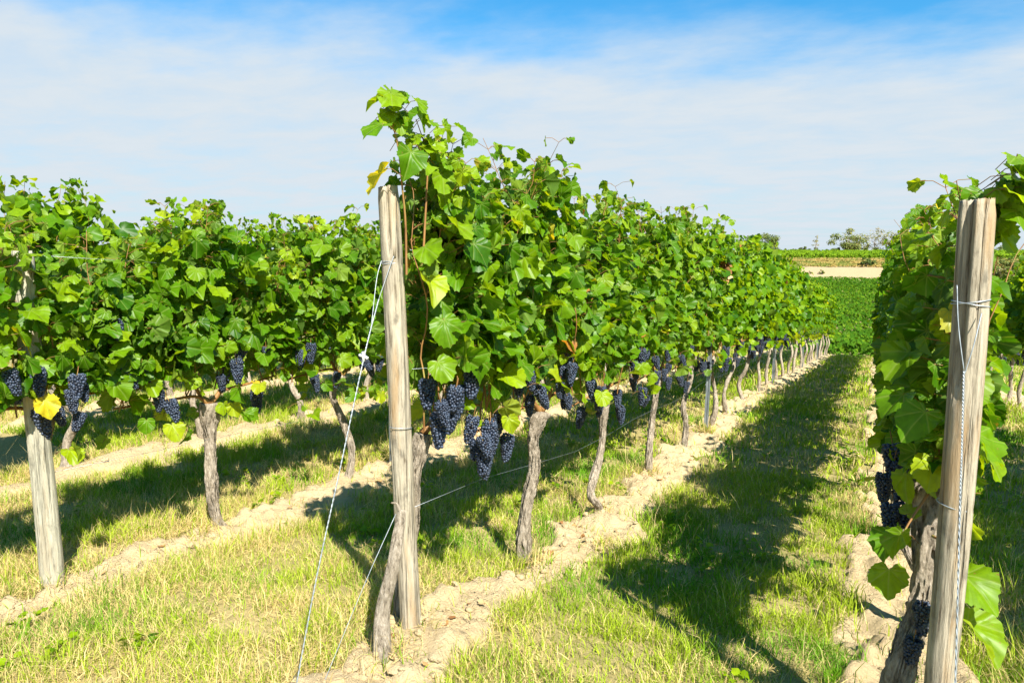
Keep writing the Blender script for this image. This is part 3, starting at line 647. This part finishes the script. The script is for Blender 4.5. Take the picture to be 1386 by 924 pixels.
for i, y in enumerate(yA):
    vine(XA, y, 320+i, labA[i], GR['A'], 0, H=[1.98, 2.22, 2.24, 2.42][i], path=pathA[i], r0=[.028, .037, .028, .027][i], bunches=rel(XA, y, bunA.get(i, [])), nb=[3, 3, 6, 6][i], bottom=[1.08, 1.10, 1.02, 1.05][i], low=[14, 18, 26, 16][i], nfill=500, span=1.32, edge=.42, hb=(0.80, 1.08))
# --- right row, nearest vines
XC = ROWS['C']; yC = [2.80, 4.05, 5.35, 6.65]
bunC = {0: [(.06, 3.10, -.86), (.10, 3.16, -.82), (.09, 2.98, -.94), (.13, 3.02, -.90), (.08, 3.22, -.76), (.20, 2.76, -1.22), (.185, 2.72, -1.34)]}
labC = ['gnarled old grapevine leaning behind the right wooden post, shoots hanging low beside it', 'second grapevine of the right row, in the shade behind the leaning old trunk',
        'third grapevine of the right row along the grass lane', 'fourth grapevine of the right row along the grass lane']
exC = [((.31 + _rx.normal(0, .025), 2.62 + _rx.normal(0, .04), .14 + _rx.normal(0, .075)), _rx.uniform(.06, .11), _rx.uniform(.2, .75), _rx.uniform(-2.2, .4)) for _ in range(18)] + [((.34, 2.60, .28), .12, .5, -.9), ((.34, 2.62, .23), .13, .6, -.5), ((.35, 2.60, .12), .15, .45, -.8), ((.31, 2.62, .07), .11, .6, -.7), ((.28, 2.72, .185), .12, .3, -1.6), ((.36, 2.60, .19), .12, .4, -.3), ((.31, 2.68, .16), .11, .55, -1.2),
       ((.30, 2.62, -1.05), .16, .5, -.9), ((.32, 2.60, -1.20), .17, .55, -.7), ((.09, 2.68, -1.10), .13, .6, -2.2), ((.12, 2.70, -.97), .12, .5, -2.0), ((.13, 2.85, -.80), .12, .65, -2.2), ((.20, 2.76, -.72), .13, .8, -1.6), ((.09, 2.80, -1.02), .12, .3, -2.5),
       ((.28, 2.66, -.44), .11, .5, -.8), ((.31, 2.64, -.58), .15, .45, -.6), ((.34, 2.72, -.66), .12, .6, -.4), ((.16, 2.62, -.52), .14, .35, -1.9), ((.10, 2.80, -.5), .14, .4, -2.4), ((.11, 2.80, -.35), .14, .5, -2.2)]
heroC = [[(.27, 2.75, -.25), (.29, 2.70, .0), (.31, 2.66, .10), (.34, 2.63, .20), (.345, 2.62, .29)], [(.20, 2.82, -.85), (.14, 2.74, -.95), (.10, 2.70, -1.05)], [(.22, 2.80, -1.0), (.28, 2.68, -1.0), (.31, 2.63, -1.15)]]
def clipL(p, s):                      # hedge-trimmed on the lane side
    return p[0] - 0.5*s < -(0.23 if p[2] < 1.8 else 0.17)
def clipC(p, s):                      # the old vine is tied in tight: little foliage on its open side
    return clipL(p, s) or p[0] + 0.5*s > (0.10 if p[2] > 1.42 or p[2] < 1.1 else 0.13) and p[1] < 0.75
for i, y in enumerate(yC):
    vine(XC, y, 340+i, labC[i], GR['C'], 0, H=[2.04, 2.28, 2.34, 2.4][i], bunches=rel(XC, y, bunC.get(i, [])), nb=0 if i == 0 else 4, side=-1, r0=.044 if i == 0 else .036, bottom=[1.06, 1.06, 1.06, 1.06][i], hw=[.09, .14, .16, .16][i], ymin=-.13 if i == 0 else None, nfill=[330, 380, 400, 400][i], clip=clipC if i == 0 else clipL, size=.085 if i == 0 else .095, span=[1.14, 1.18, 1.18, 1.18][i], edge=.5,
         path=[(-.13, -.08, -.10), (-.115, -.06, .15), (-.085, -.02, .42), (-.04, .03, .58), (-.045, .08, .80), (-.035, .12, 1.0)] if i == 0 else None,
         extra=[((*rel(XC, y, [p])[0],), s, t_, a_) for p, s, t_, a_ in (exC if i == 0 else [])], hero=[rel(XC, y, h) for h in (heroC if i == 0 else [])])
# --- the rest of every row: a few different vines, copied down the rows
mid = []; far = []
def more(k, y, i, label, group, H=1.0):
    rg = np.random.default_rng(int(1000*y) + ord(k)); X = ROWS[k] + rg.normal(0, 0.02)
    pool, lod, nmax = (mid, 1, 6) if y < 13 else (far, 2, 5)
    if len(pool) < nmax:
        pool.append(vine(X, y, 400 + len(pool) + 50*lod, label, group, lod, H=2.56, edge=0.50, nb=8, nfill=(360 if lod == 1 else 280), size=0.108 if lod == 1 else 0.125, hw=0.18, hb=(0.72, 1.0), bottom=1.12))
        pool[-1].scale = (1, 1, H); return
    copy_tree(pool[rg.integers(0, nmax)], (X, y, float(gz(X, y))), 0.0 if rg.random() < 0.6 else math.pi, ((0.8 if k == 'C' else 1)*rg.uniform(.9, 1.1), rg.uniform(.97, 1.06), H*rg.uniform(0.95, 1.05)), label, group)
def row(k, y0, y1, n0, H, name, far_label, step=1.3):
    i = n0; y = y0
    while y < y1:
        if i < 12: lab, g = f'{ORD[i]} grapevine of {name}', GR[k]
        else: lab, g = far_label, 'distant ' + GR[k]
        more(k, y, i, lab, g, H); y += step*(1 + 0.03*math.sin(i*7.3)); i += 1
row('B', 11.75, 33, 7, 1.04, 'the middle row counted from its wooden post', 'far grapevine in the shrinking distant end of the middle row')
row('A', 7.05, 20, 4, 0.92, 'the left row counted from the grey post', 'far grapevine of the left row hidden deep behind the middle row')
row('C', 7.95, 33, 4, 0.96, 'the right row counted from the right post', 'far grapevine of the right row near its distant end')
row('Z', 2.04, 14, 0, 0.92, 'the row seen under the left row', 'far grapevine of the row behind the left row')
row('Y', 3.2, 10, 1, 0.90, 'the outermost left row, glimpsed behind two nearer rows', 'far grapevine of the outermost left row')
row('D', 2.9, 30, 0, 0.96, 'the row at the right picture edge beyond the right post', 'far grapevine of the row at the right picture edge')

# ------------------------------------------------------------------ wooden posts
def post(label, base, top, r_bot, r_top, m, cracks, rings, seed, slant=0.0, sliver=False):
    bx, by = base; z0 = float(gz(bx, by)); root = thing('wooden_post', label, 'post', (bx, by, z0), 'wooden end posts of the rows')
    b0 = np.array([0, 0, -0.15]); t0 = np.array([top[0] - bx, top[1] - by, top[2] + EYE - z0]); n, ns = 140, 96
    f = np.linspace(0, 1, n); pts = b0 + (t0 - b0)*f[:, None]; pts[:, 0] += 0.006*np.sin(f*5 + seed); pts[:, 1] += 0.006*np.sin(f*4 + 2*seed)
    def dsp(th, ff):
        d = 1 + 0.05*(fbm(np.cos(th)*1.2 + seed, np.sin(th)*1.2 + ff*3, seed, 3) - 0.5)*2 + 0.02*(fbm(th*5 + 0*ff, ff*4 + 0*th, seed+3, 3) - 0.5)*2
        for (ang, w, dep, f0, f1) in cracks:
            a = np.abs((th - ang - 0.15*np.sin(ff*6) + np.pi) % (2*np.pi) - np.pi)
            d = d - dep*np.maximum(0, 1 - a/w)*smooth(f0, f0+0.06, ff)*(1 - smooth(f1-0.05, f1, ff) if f1 < 1 else 1)
        d = d*(1 - 0.10*smooth(0.975, 1.0, ff)*(0.6 + 0.8*vn(np.cos(th)*2 + seed, np.sin(th)*2 + 0*ff, seed)))
        for fr, rr in rings: d = d - 0.035*np.exp(-((ff - fr)/0.006)**2)
        return d
    V, q, sz = tube(pts, r_bot + (r_top - r_bot)*f, ns, dsp)
    V = V.copy(); V[-ns:, 2] += slant*(V[-ns:, 0] - t0[0]) + 0.004*np.sin(np.arange(ns)*1.9)
    b = MB(); b.add(V, q, sz)
    if sliver: b.add(*tube(spline([t0 + [r_top*0.80, -r_top*.35, -0.30], t0 + [r_top*.95, -r_top*.30, -.12], t0 + [r_top*1.12, -r_top*.2, -.02]], 8), np.linspace(.016, .007, 8), 8))
    b.build('post_shaft', m, root)
    for fr, tie in [(r_, True) for r_, _ in rings]:
        c = b0 + (t0 - b0)*fr; rad = (r_bot + (r_top - r_bot)*fr)*1.0 + 0.001; th = np.linspace(0, 2*np.pi, 49); w = MB()
        w.add(*tube(np.stack([c[0] + rad*np.cos(th), c[1] + rad*np.sin(th), c[2] + 0.008*np.sin(th + seed)], -1), 0.0017, 6, cap=False))
        if fr > 0.6:
            w.add(*tube(np.stack([c[0] + rad*np.cos(th)*1.01, c[1] + rad*np.sin(th)*1.01, c[2] + 0.006 - 0.008*np.sin(th + seed)], -1), 0.0017, 6, cap=False))
        w.build('wire_loop', M['wire'], root)
    return root, z0
# angle convention of tube(): A = T x X ~ +Y side, so th = pi faces the camera side (-Y)
post('tan wooden post of the middle row, splintered at its top under a yellow leaf', (-1.838, 2.52), (-1.892, 2.47, 0.27), .050, .046, M['post'], [(3.7, .26, .40, .86, 1.01), (2.7, .10, .10, .35, .8), (3.3, .07, .08, .1, .45)], [(.855, 1), (.525, 1)], 3, sliver=True, slant=.12)
post('grey bleached wooden post at the left edge, dark patch near the leaves', (-3.9, 2.05), (-3.905, 2.06, 0.0), .057, .050, M['post_grey'], [(2.9, .10, .10, .2, .9), (3.7, .08, .08, .5, 1.01)], [(.80, 1)], 7)
post('thick cracked wooden end post at the right edge, deep dark crack at its top', (.255, 2.55), (.246, 2.51, 0.150), .044, .049, M['post'], [(2.65, .42, .62, .70, 1.01), (3.55, .12, .16, .80, 1.01), (3.75, .09, .14, .3, .82), (3.1, .06, .08, .1, .5)], [(.855, 1), (.555, 1)], 11, slant=.05)

# dead vine stub in front of the middle post
z0 = float(gz(-1.78, 2.24)); st = thing('dead_vine_stub', 'short dead grey vine stub leaning against the foot of the middle post', 'vine stub', (-1.78, 2.24, z0))
pts = spline([(0, 0, -.08), (-.015, .0, .10), (-.03, .03, .25), (.0, .06, .42), (.005, .10, .56), (.0, .14, .66)], 60)
ff = np.linspace(0, 1, 60)
b = MB(); b.add(*tube(pts, .038*(1 + .35*np.exp(-ff*8) - .55*ff**1.5), 24, lambda th, f: 1 + .22*(fbm(np.cos(th)*1.4 + f*1.5, np.sin(th)*1.4 + f*5, 91, 3) - .5)*2 + .12*np.sin(th*5 + f*3)*.6)); b.build('trunk', M['bark'], st)
b = MB(); b.add(*tube(spline([(0, .13, .64), (-.012, .12, .69), (-.03, .10, .70)], 8), np.linspace(.008, .004, 8), 6)); b.build('twig', M['bark'], st)

# ------------------------------------------------------------------ wires
def twisted(name, label, P, pitch=.04, r=.0016, group='anchor wires at the row ends', more_=(), clip=None):
    P = np.asarray(P, float); ln = np.linalg.norm(np.diff(P, axis=0), axis=1).sum(); n = int(ln/pitch*8); q = spline(P, n); a = np.arange(n)*2*np.pi/8
    b = MB()
    for ph in (0, np.pi):
        b.add(*tube(q + np.stack([np.cos(a+ph), np.sin(a+ph), 0*a], -1)*r*1.05, r, 5))
    for mP in more_: b.add(*tube(spline(mP, 20), r, 5))
    o = thing(name, label, 'wire', tuple(P[-1]), group)
    w = b.build('wire_strands', M['wire'], o); w.location = -Vector(P[-1])
    if clip is not None:
        c = MB(); c.add(*tube(spline([np.array(clip) + [-.022, 0, .004], clip, np.array(clip) + [.022, 0, -.006]], 6), .006, 6)); c.add(*tube([np.array(clip) + [0, 0, .02], np.array(clip) - [0, 0, .02]], .007, 6))
        k = c.build('clip', M['clip'], o); k.location = -Vector(P[-1])
    return o
e = EYE
twisted('anchor_wire', 'twisted pale anchor wire slanting from the middle post down to the grass', [(-1.865, 2.36, -.20+e), (-1.865, 2.26, -.42+e), (-1.87, 2.10, -.85+e), (-1.875, 1.94, -1.28+e), (-1.88, 1.78, float(gz(-1.88, 1.78)) - .03)],
        more_=[[(-1.835, 2.43, -.02+e), (-1.85, 2.40, -.10+e), (-1.865, 2.36, -.20+e)], [(-1.893, 2.42, -.04+e), (-1.89, 2.38, -.12+e), (-1.868, 2.31, -.31+e)]], clip=(-1.868, 2.255, -.43+e))
twisted('anchor_wire', 'twisted pale anchor wire hanging in a V from the right post', [(.236, 2.42, -.35+e), (.242, 2.38, -.55+e), (.247, 2.33, -.77+e), (.256, 2.2, -1.22+e), (.262, 2.06, float(gz(.26, 2.06)) - .03)],
        more_=[[(.205, 2.465, -.10+e), (.215, 2.44, -.22+e), (.236, 2.42, -.35+e)], [(.272, 2.462, -.18+e), (.256, 2.43, -.27+e), (.238, 2.42, -.36+e)]])
b = MB(); b.add(*tube(spline([(-1.80, 2.36, .65 + float(gz(-1.8, 2.3))), (-1.83, 2.2, .42 + float(gz(-1.8, 2.2))), (-1.87, 2.02, .12 + float(gz(-1.8, 2.0))), (-1.885, 1.93, float(gz(-1.88, 1.93)) - .02)], 20), .0015, 5))
tag(b.build('guy_wire', M['wire']), 'thin single wire from the dead vine stub down to the grass', 'wire')
NAME = {'B': 'middle row', 'A': 'left row', 'C': 'right row', 'Z': 'row behind the left row'}
for k, ylo, yhi in (('B', 2.5, 32), ('A', 2.05, 16), ('C', 2.55, 32), ('Z', 2.1, 13)):
    for h, nm in ((0.64, 'slack low trellis wire below the grapes of the '), (1.28, 'middle trellis wire inside the leaves of the '), (1.80, 'upper trellis wire inside the leaves of the ')):
        yy = np.arange(ylo, yhi, 0.65); X = ROWS[k] + 0.03 + 0.02*np.sin(yy*3)*(h > 1)
        zz = gz(ROWS[k], yy) + h + (0.02*np.sin(yy*2.4) if h < 1 else 0); zz[0] = gz(ROWS[k], ylo) + h
        b = MB(); b.add(*tube(np.stack([X*np.ones(len(yy)), yy, zz], -1), .0010, 5))
        tag(b.build('trellis_wire', M['steel']), nm + NAME[k], 'wire', 'trellis wires of the vine rows')

# ------------------------------------------------------------------ steel stakes in the rows
def stake(X, y, H, lean, label):
    z0 = float(gz(X, y)); root = thing('steel_stake', label, 'stake', (X, y, z0), 'steel stakes along the rows'); b = MB()
    w, dd, th = .046, .034, .003
    prof = np.array([(-w/2, -dd/2), (-w/2, dd/2), (-w/2+th, dd/2), (-w/2+th, -dd/2+th), (-.008, -dd/2+th), (-.006, -dd/2+.011), (.006, -dd/2+.011), (.008, -dd/2+th), (w/2-th, -dd/2+th), (w/2-th, dd/2), (w/2, dd/2), (w/2, -dd/2), (.010, -dd/2), (.007, -dd/2+.008), (-.007, -dd/2+.008), (-.010, -dd/2)])
    n = len(prof); zs = np.array([-.1, H]); V = np.array([[p[0] + lean[0]*max(z, 0)/H, p[1] + lean[1]*max(z, 0)/H, z] for z in zs for p in prof])
    q = [];
    for i in range(n): q += [i, (i+1) % n, n + (i+1) % n, n + i]
    b.add(V, q, [4]*n); b.build('channel', M['steel'], root, shade=False)
    hk = MB()
    for z in np.arange(.6, H - .05, .12):
        for s in (-1, 1): hk.add(*box((s*(w/2 + .004) + lean[0]*z/H, lean[1]*z/H, z), (.010, .012, .022)))
    hk.build('wire_hooks', M['steel'], root, shade=False)
for X, y, H, lean, lab in ((-1.80, 8.62, 2.12, (.0, .22), 'nearest grey steel stake of the middle row, its top showing among brown leaves'), (-1.80, 14.9, 2.15, (0, .1), 'second grey steel stake of the middle row'),
                           (-1.80, 21.2, 2.2, (0, .1), 'third grey steel stake down the middle row'), (-1.80, 26.8, 2.2, (0, .05), 'fourth and farthest grey steel stake of the middle row'),
                           (XC, 8.7, 2.1, (0, .05), 'nearest grey steel stake inside the right row'), (XA, 5.1, 2.0, (0, .04), 'grey steel stake among the left row'), (2.33, 12.9, 2.1, (0, 0), 'grey steel stake of the row at the right picture edge')):
    stake(X, y, H, lean, lab)

# dry leaves: a withered spray at the nearest stake and a scatter on the soil
rg = np.random.default_rng(77); P = []; 
for q in range(90):
    X = [-1.85, -1.85, -3.92][q % 3]; x = X + .1 + rg.normal(0, .2); y = 2.2 + rg.random()**1.4*9; P.append((x, y, float(strip_z(x, y)) + .012))
P = np.array(P); n = len(P); up = np.array([0, 0, 1.0])
V, lp, sz, uv, tt = place_leaves(T_MID, P, rg.normal(0, 1, (n, 3))*[1, 1, .15], up + rg.normal(0, .3, (n, 3)), rg.uniform(.02, .045, n), np.ones(n), rg)
tag(build('fallen_leaves', V, lp, sz, M['dry']), 'brown curled fallen leaves scattered on the pale soil', 'fallen leaves', kind='stuff')
n = 26; P = np.array([-1.66, 8.75, EYE - .30]) + rg.normal(0, 1, (n, 3))*[.04, .08, .11]
V, lp, sz, uv, tt = place_leaves(T_MID, P, rg.normal(0, .6, (n, 3)) - [0, 0, .8], rg.normal(0, .6, (n, 3)) + [.8, -.3, .2], rg.uniform(.05, .10, n), np.ones(n), rg)
V = V - [-1.66, 8.75, EYE - .30]
o = build('withered_shoot', V, lp, sz, M['dry']); o.location = (-1.66, 8.75, EYE - .30); tag(o, 'withered orange brown shoot hanging at the top of the nearest steel stake', 'dry leaves')

# ------------------------------------------------------------------ beyond the crest: fields, bank, trees
def quads(P, size, nrm, tint, rg):
    n = len(P); nrm = nrm/np.linalg.norm(nrm, axis=1)[:, None]; a = np.cross(nrm, rg.normal(0, 1, (n, 3))); a /= np.linalg.norm(a, axis=1)[:, None]; b = np.cross(nrm, a)
    s = size[:, None]; V = np.stack([P - a*s*.5, P - b*s*.42, P + a*s*.6, P + b*s*.38], 1)
    V[:, 2] -= nrm*s*.15
    return V.reshape(-1, 3), np.arange(n*4), np.full(n, 4), np.repeat(tint, 4)
def field(name, label, y0, y1, x0, x1, dy, top, per_m, size, seed, tmul=1.0, toff=0.0):
    rg = np.random.default_rng(seed); PP = []; SS = []; TT = []
    for y in np.arange(y0, y1, dy):
        n = int((x1 - x0)*per_m); x = rg.uniform(x0, x1, n); yy = y + rg.normal(0, .24, n)
        hh = top*(0.85 + 0.35*fbm(x*.8, y*.3 + 0*x, seed, 3)); z = gz(x, yy) + hh*np.sqrt(rg.uniform(.06, 1, n))
        PP.append(np.stack([x, yy, z], -1)); SS.append(rg.uniform(.7, 1.3, n)*size); TT.append(np.clip(toff + tmul*(rg.random(n)*.7 + .3*fbm(x*.25, yy*.25, seed+2, 2)), 0, 1))
    P = np.concatenate(PP); n = len(P); V, lp, sz, tt = quads(P, np.concatenate(SS), np.array([.5, -.6, .6]) + rg.normal(0, .6, (n, 3)), np.concatenate(TT), rg)
    return tag(build(name, V, lp, sz, M['field_leaf'], tint=tt, shade=False), label, 'vineyard', kind='stuff')
field('valley_vineyard', 'dark green vineyard block filling the slope across the dip', 40, 149, -42, 42, 1.9, 1.45, 30, .30, 501)
field('upper_vineyard', 'brighter green strip of vines above the dry grass bank', 168, 222, -75, 70, 2.2, 1.3, 17, .48, 502, 1.0, 0.45)
rg = np.random.default_rng(503); n = 26000; x = rg.uniform(-60, 60, n); y = rg.uniform(155.5, 167.5, n)
V, lp, sz, tt = quads(np.stack([x, y, gz(x, y) + .12 + .3*rg.random(n)], -1), rg.uniform(.25, .6, n), np.array([.3, -.8, .4]) + rg.normal(0, .4, (n, 3)), rg.random(n), rg)
g = rg.random((n, 1)); pt_ = smooth(.42, .6, fbm(x*.3, y*.8, 504, 3))[:, None]
cc = (np.array([.42, .29, .08])*(1-g) + np.array([.30, .23, .06])*g)*(1-pt_) + np.array([.16, .19, .03])*pt_
tag(build('dry_grass_verge', V, lp, sz, M['grass'], col=np.repeat(cc, 4, 0), shade=False), 'ochre dry grass verge on top of the sand bank', 'dry grass', kind='stuff')

def tree(kind, label, cat, x, y, wd, ht, trunk_h, seed, nleaf, tlo, thi, group, ls=.34, airy=.0, mname='tree_leaf'):
    if cat == 'tree': wd *= 1.15; ht *= 1.2
    rg = np.random.default_rng(seed); z0 = float(gz(x, y)); root = thing(kind, label, cat, (x, y, z0), group)
    tr = MB(); top = np.array([rg.normal(0, .2), 0, trunk_h + .45*(ht - trunk_h)])
    r0 = max(.05, ht*.022); tr.add(*tube(spline([(0, 0, -.2), top*.5 + rg.normal(0, .1, 3), top], 10), np.linspace(r0, r0*.4, 10), 7))
    nc = 16 if wd > 3 else 8; C = []
    for k in range(nc):
        a = rg.uniform(0, 6.283); rr = math.sqrt(rg.random())*wd*.42; zz = trunk_h + (ht - trunk_h)*(.12 + .80*rg.random()*(1 - .5*(rr/(wd*.5))**2))
        c = np.array([math.cos(a)*rr, math.sin(a)*rr, zz]); C.append((c, rg.uniform(.13, .26)*min(wd, ht)))
        s0 = top*rg.uniform(.35, .95); tr.add(*tube(spline([s0, (s0 + c)/2 + [0, 0, -.1], c], 6), np.linspace(r0*.35, r0*.1, 6), 5))
    tr.build('trunk', M['bark'], root)
    k = rg.integers(0, nc, nleaf); cc = np.array([c for c, _ in C])[k]; cr = np.array([r for _, r in C])[k]
    d = rg.normal(0, 1, (nleaf, 3)); d /= np.linalg.norm(d, axis=1)[:, None]; P = cc + d*(cr*rg.random(nleaf)**.4)[:, None]*np.array([1.1, 1.1, .8]); P[:, 2] = np.maximum(P[:, 2], .1)
    cl = rg.uniform(-.12, .12, nc)[k]
    V, lp, sz, tt = quads(P, rg.uniform(.6, 1.3, nleaf)*ls, d + [0, 0, .5] + rg.normal(0, .5, (nleaf, 3)), np.clip(rg.uniform(tlo, thi, nleaf) + cl, 0, 1), rg)
    build('crown', V, lp, sz, M[mname], root, tint=tt, shade=False); return root
G1 = 'trees on the skyline'; G2 = 'low bushes along the skyline'; G3 = 'shrubs on the sand bank'
tree('broadleaf_tree', 'round broadleaf tree, the largest on the skyline beside the right row', 'tree', -8.8, 226, 9.0, 7.0, 1.2, 601, 2600, .25, .85, G1, .42)
tree('broadleaf_tree', 'dark double tree on the skyline just above the end of the middle row', 'tree', -31.5, 226, 8.0, 5.6, .6, 602, 2400, .1, .6, G1, .42)
tree('broadleaf_tree', 'smaller dark tree left of the double tree, half hidden by the vines', 'tree', -37.0, 228, 6.0, 5.0, .6, 603, 1600, .1, .6, G1, .42)
tree('sparse_tree', 'thin greyish half bare tree right of the round skyline tree', 'tree', -1.6, 228, 6.0, 6.4, 1.0, 604, 750, .7, 1.0, G1, .36)
tree('sparse_tree', 'thin greenish tree at the skyline, second right of the round tree', 'tree', 2.2, 228, 4.5, 6.2, 1.0, 605, 800, .45, .95, G1, .36)
tree('sparse_tree', 'thin tree on the skyline closest to the right row', 'tree', 6.2, 228, 4.6, 6.0, 1.0, 606, 800, .5, .9, G1, .36)
tree('sapling', 'very thin pale sapling standing alone on the skyline', 'tree', -17.1, 226, 2.2, 5.2, 2.0, 607, 120, .6, 1.0, G1, .3)
tree('bush', 'dark round bush on the skyline left of the sapling', 'bush', -20.5, 224, 5.0, 2.6, .1, 608, 1400, .0, .4, G2)
for i, (x, w_, h_) in enumerate(((-24.5, 4.5, 1.9), (-17.5, 4, 2.1), (-14.0, 5, 1.8), (-11.5, 4, 2.4), (-4.6, 5, 2.3), (-1, 5, 2.2), (3, 5, 2.6), (7, 5, 2.4), (11, 6, 2.6), (16, 6, 3), (22, 6, 2.6), (29, 6, 3), (-42, 6, 2.4), (-48, 6, 3))):
    tree('bush', 'low dark green bush in the hedge line along the skyline', 'bush', x, 225 + (i % 3), w_, h_, .1, 620+i, 700, .05, .55, G2)
tree('shrub', 'blue green shrub on the lip of the sand bank, largest there', 'shrub', -2.4, 156.5, 3.4, 2.0, .1, 640, 900, .0, .25, G3, .26)
tree('shrub', 'brownish low shrub right of the blue green one on the sand bank', 'shrub', 1.2, 157, 2.2, 1.2, .1, 641, 420, .5, .9, G3, .24)
tree('shrub', 'small olive tuft low on the sand bank slope, right of a tinier one', 'shrub', -10.3, 152.6, 1.3, 1.0, .1, 642, 260, .2, .6, G3, .2)
tree('shrub', 'tiny brown tuft low on the left part of the sand bank', 'shrub', -12.3, 152.8, .8, .7, .05, 643, 140, .4, .9, G3, .2)
for i, x in enumerate((19.5, 22.5, 25.5, 29, 33, 37.5, 42)):
    tree('bush', 'brown green bush in the tall hedge behind the right wooden post' if i < 3 else 'brown green bush of the tall hedge, hidden behind the row at right', 'bush', x, 151 + (i % 2)*1.5, 5.5, 4.6, .2, 650+i, 1600, .1, .75, 'tall hedge bushes on the sand bank at right', .34)
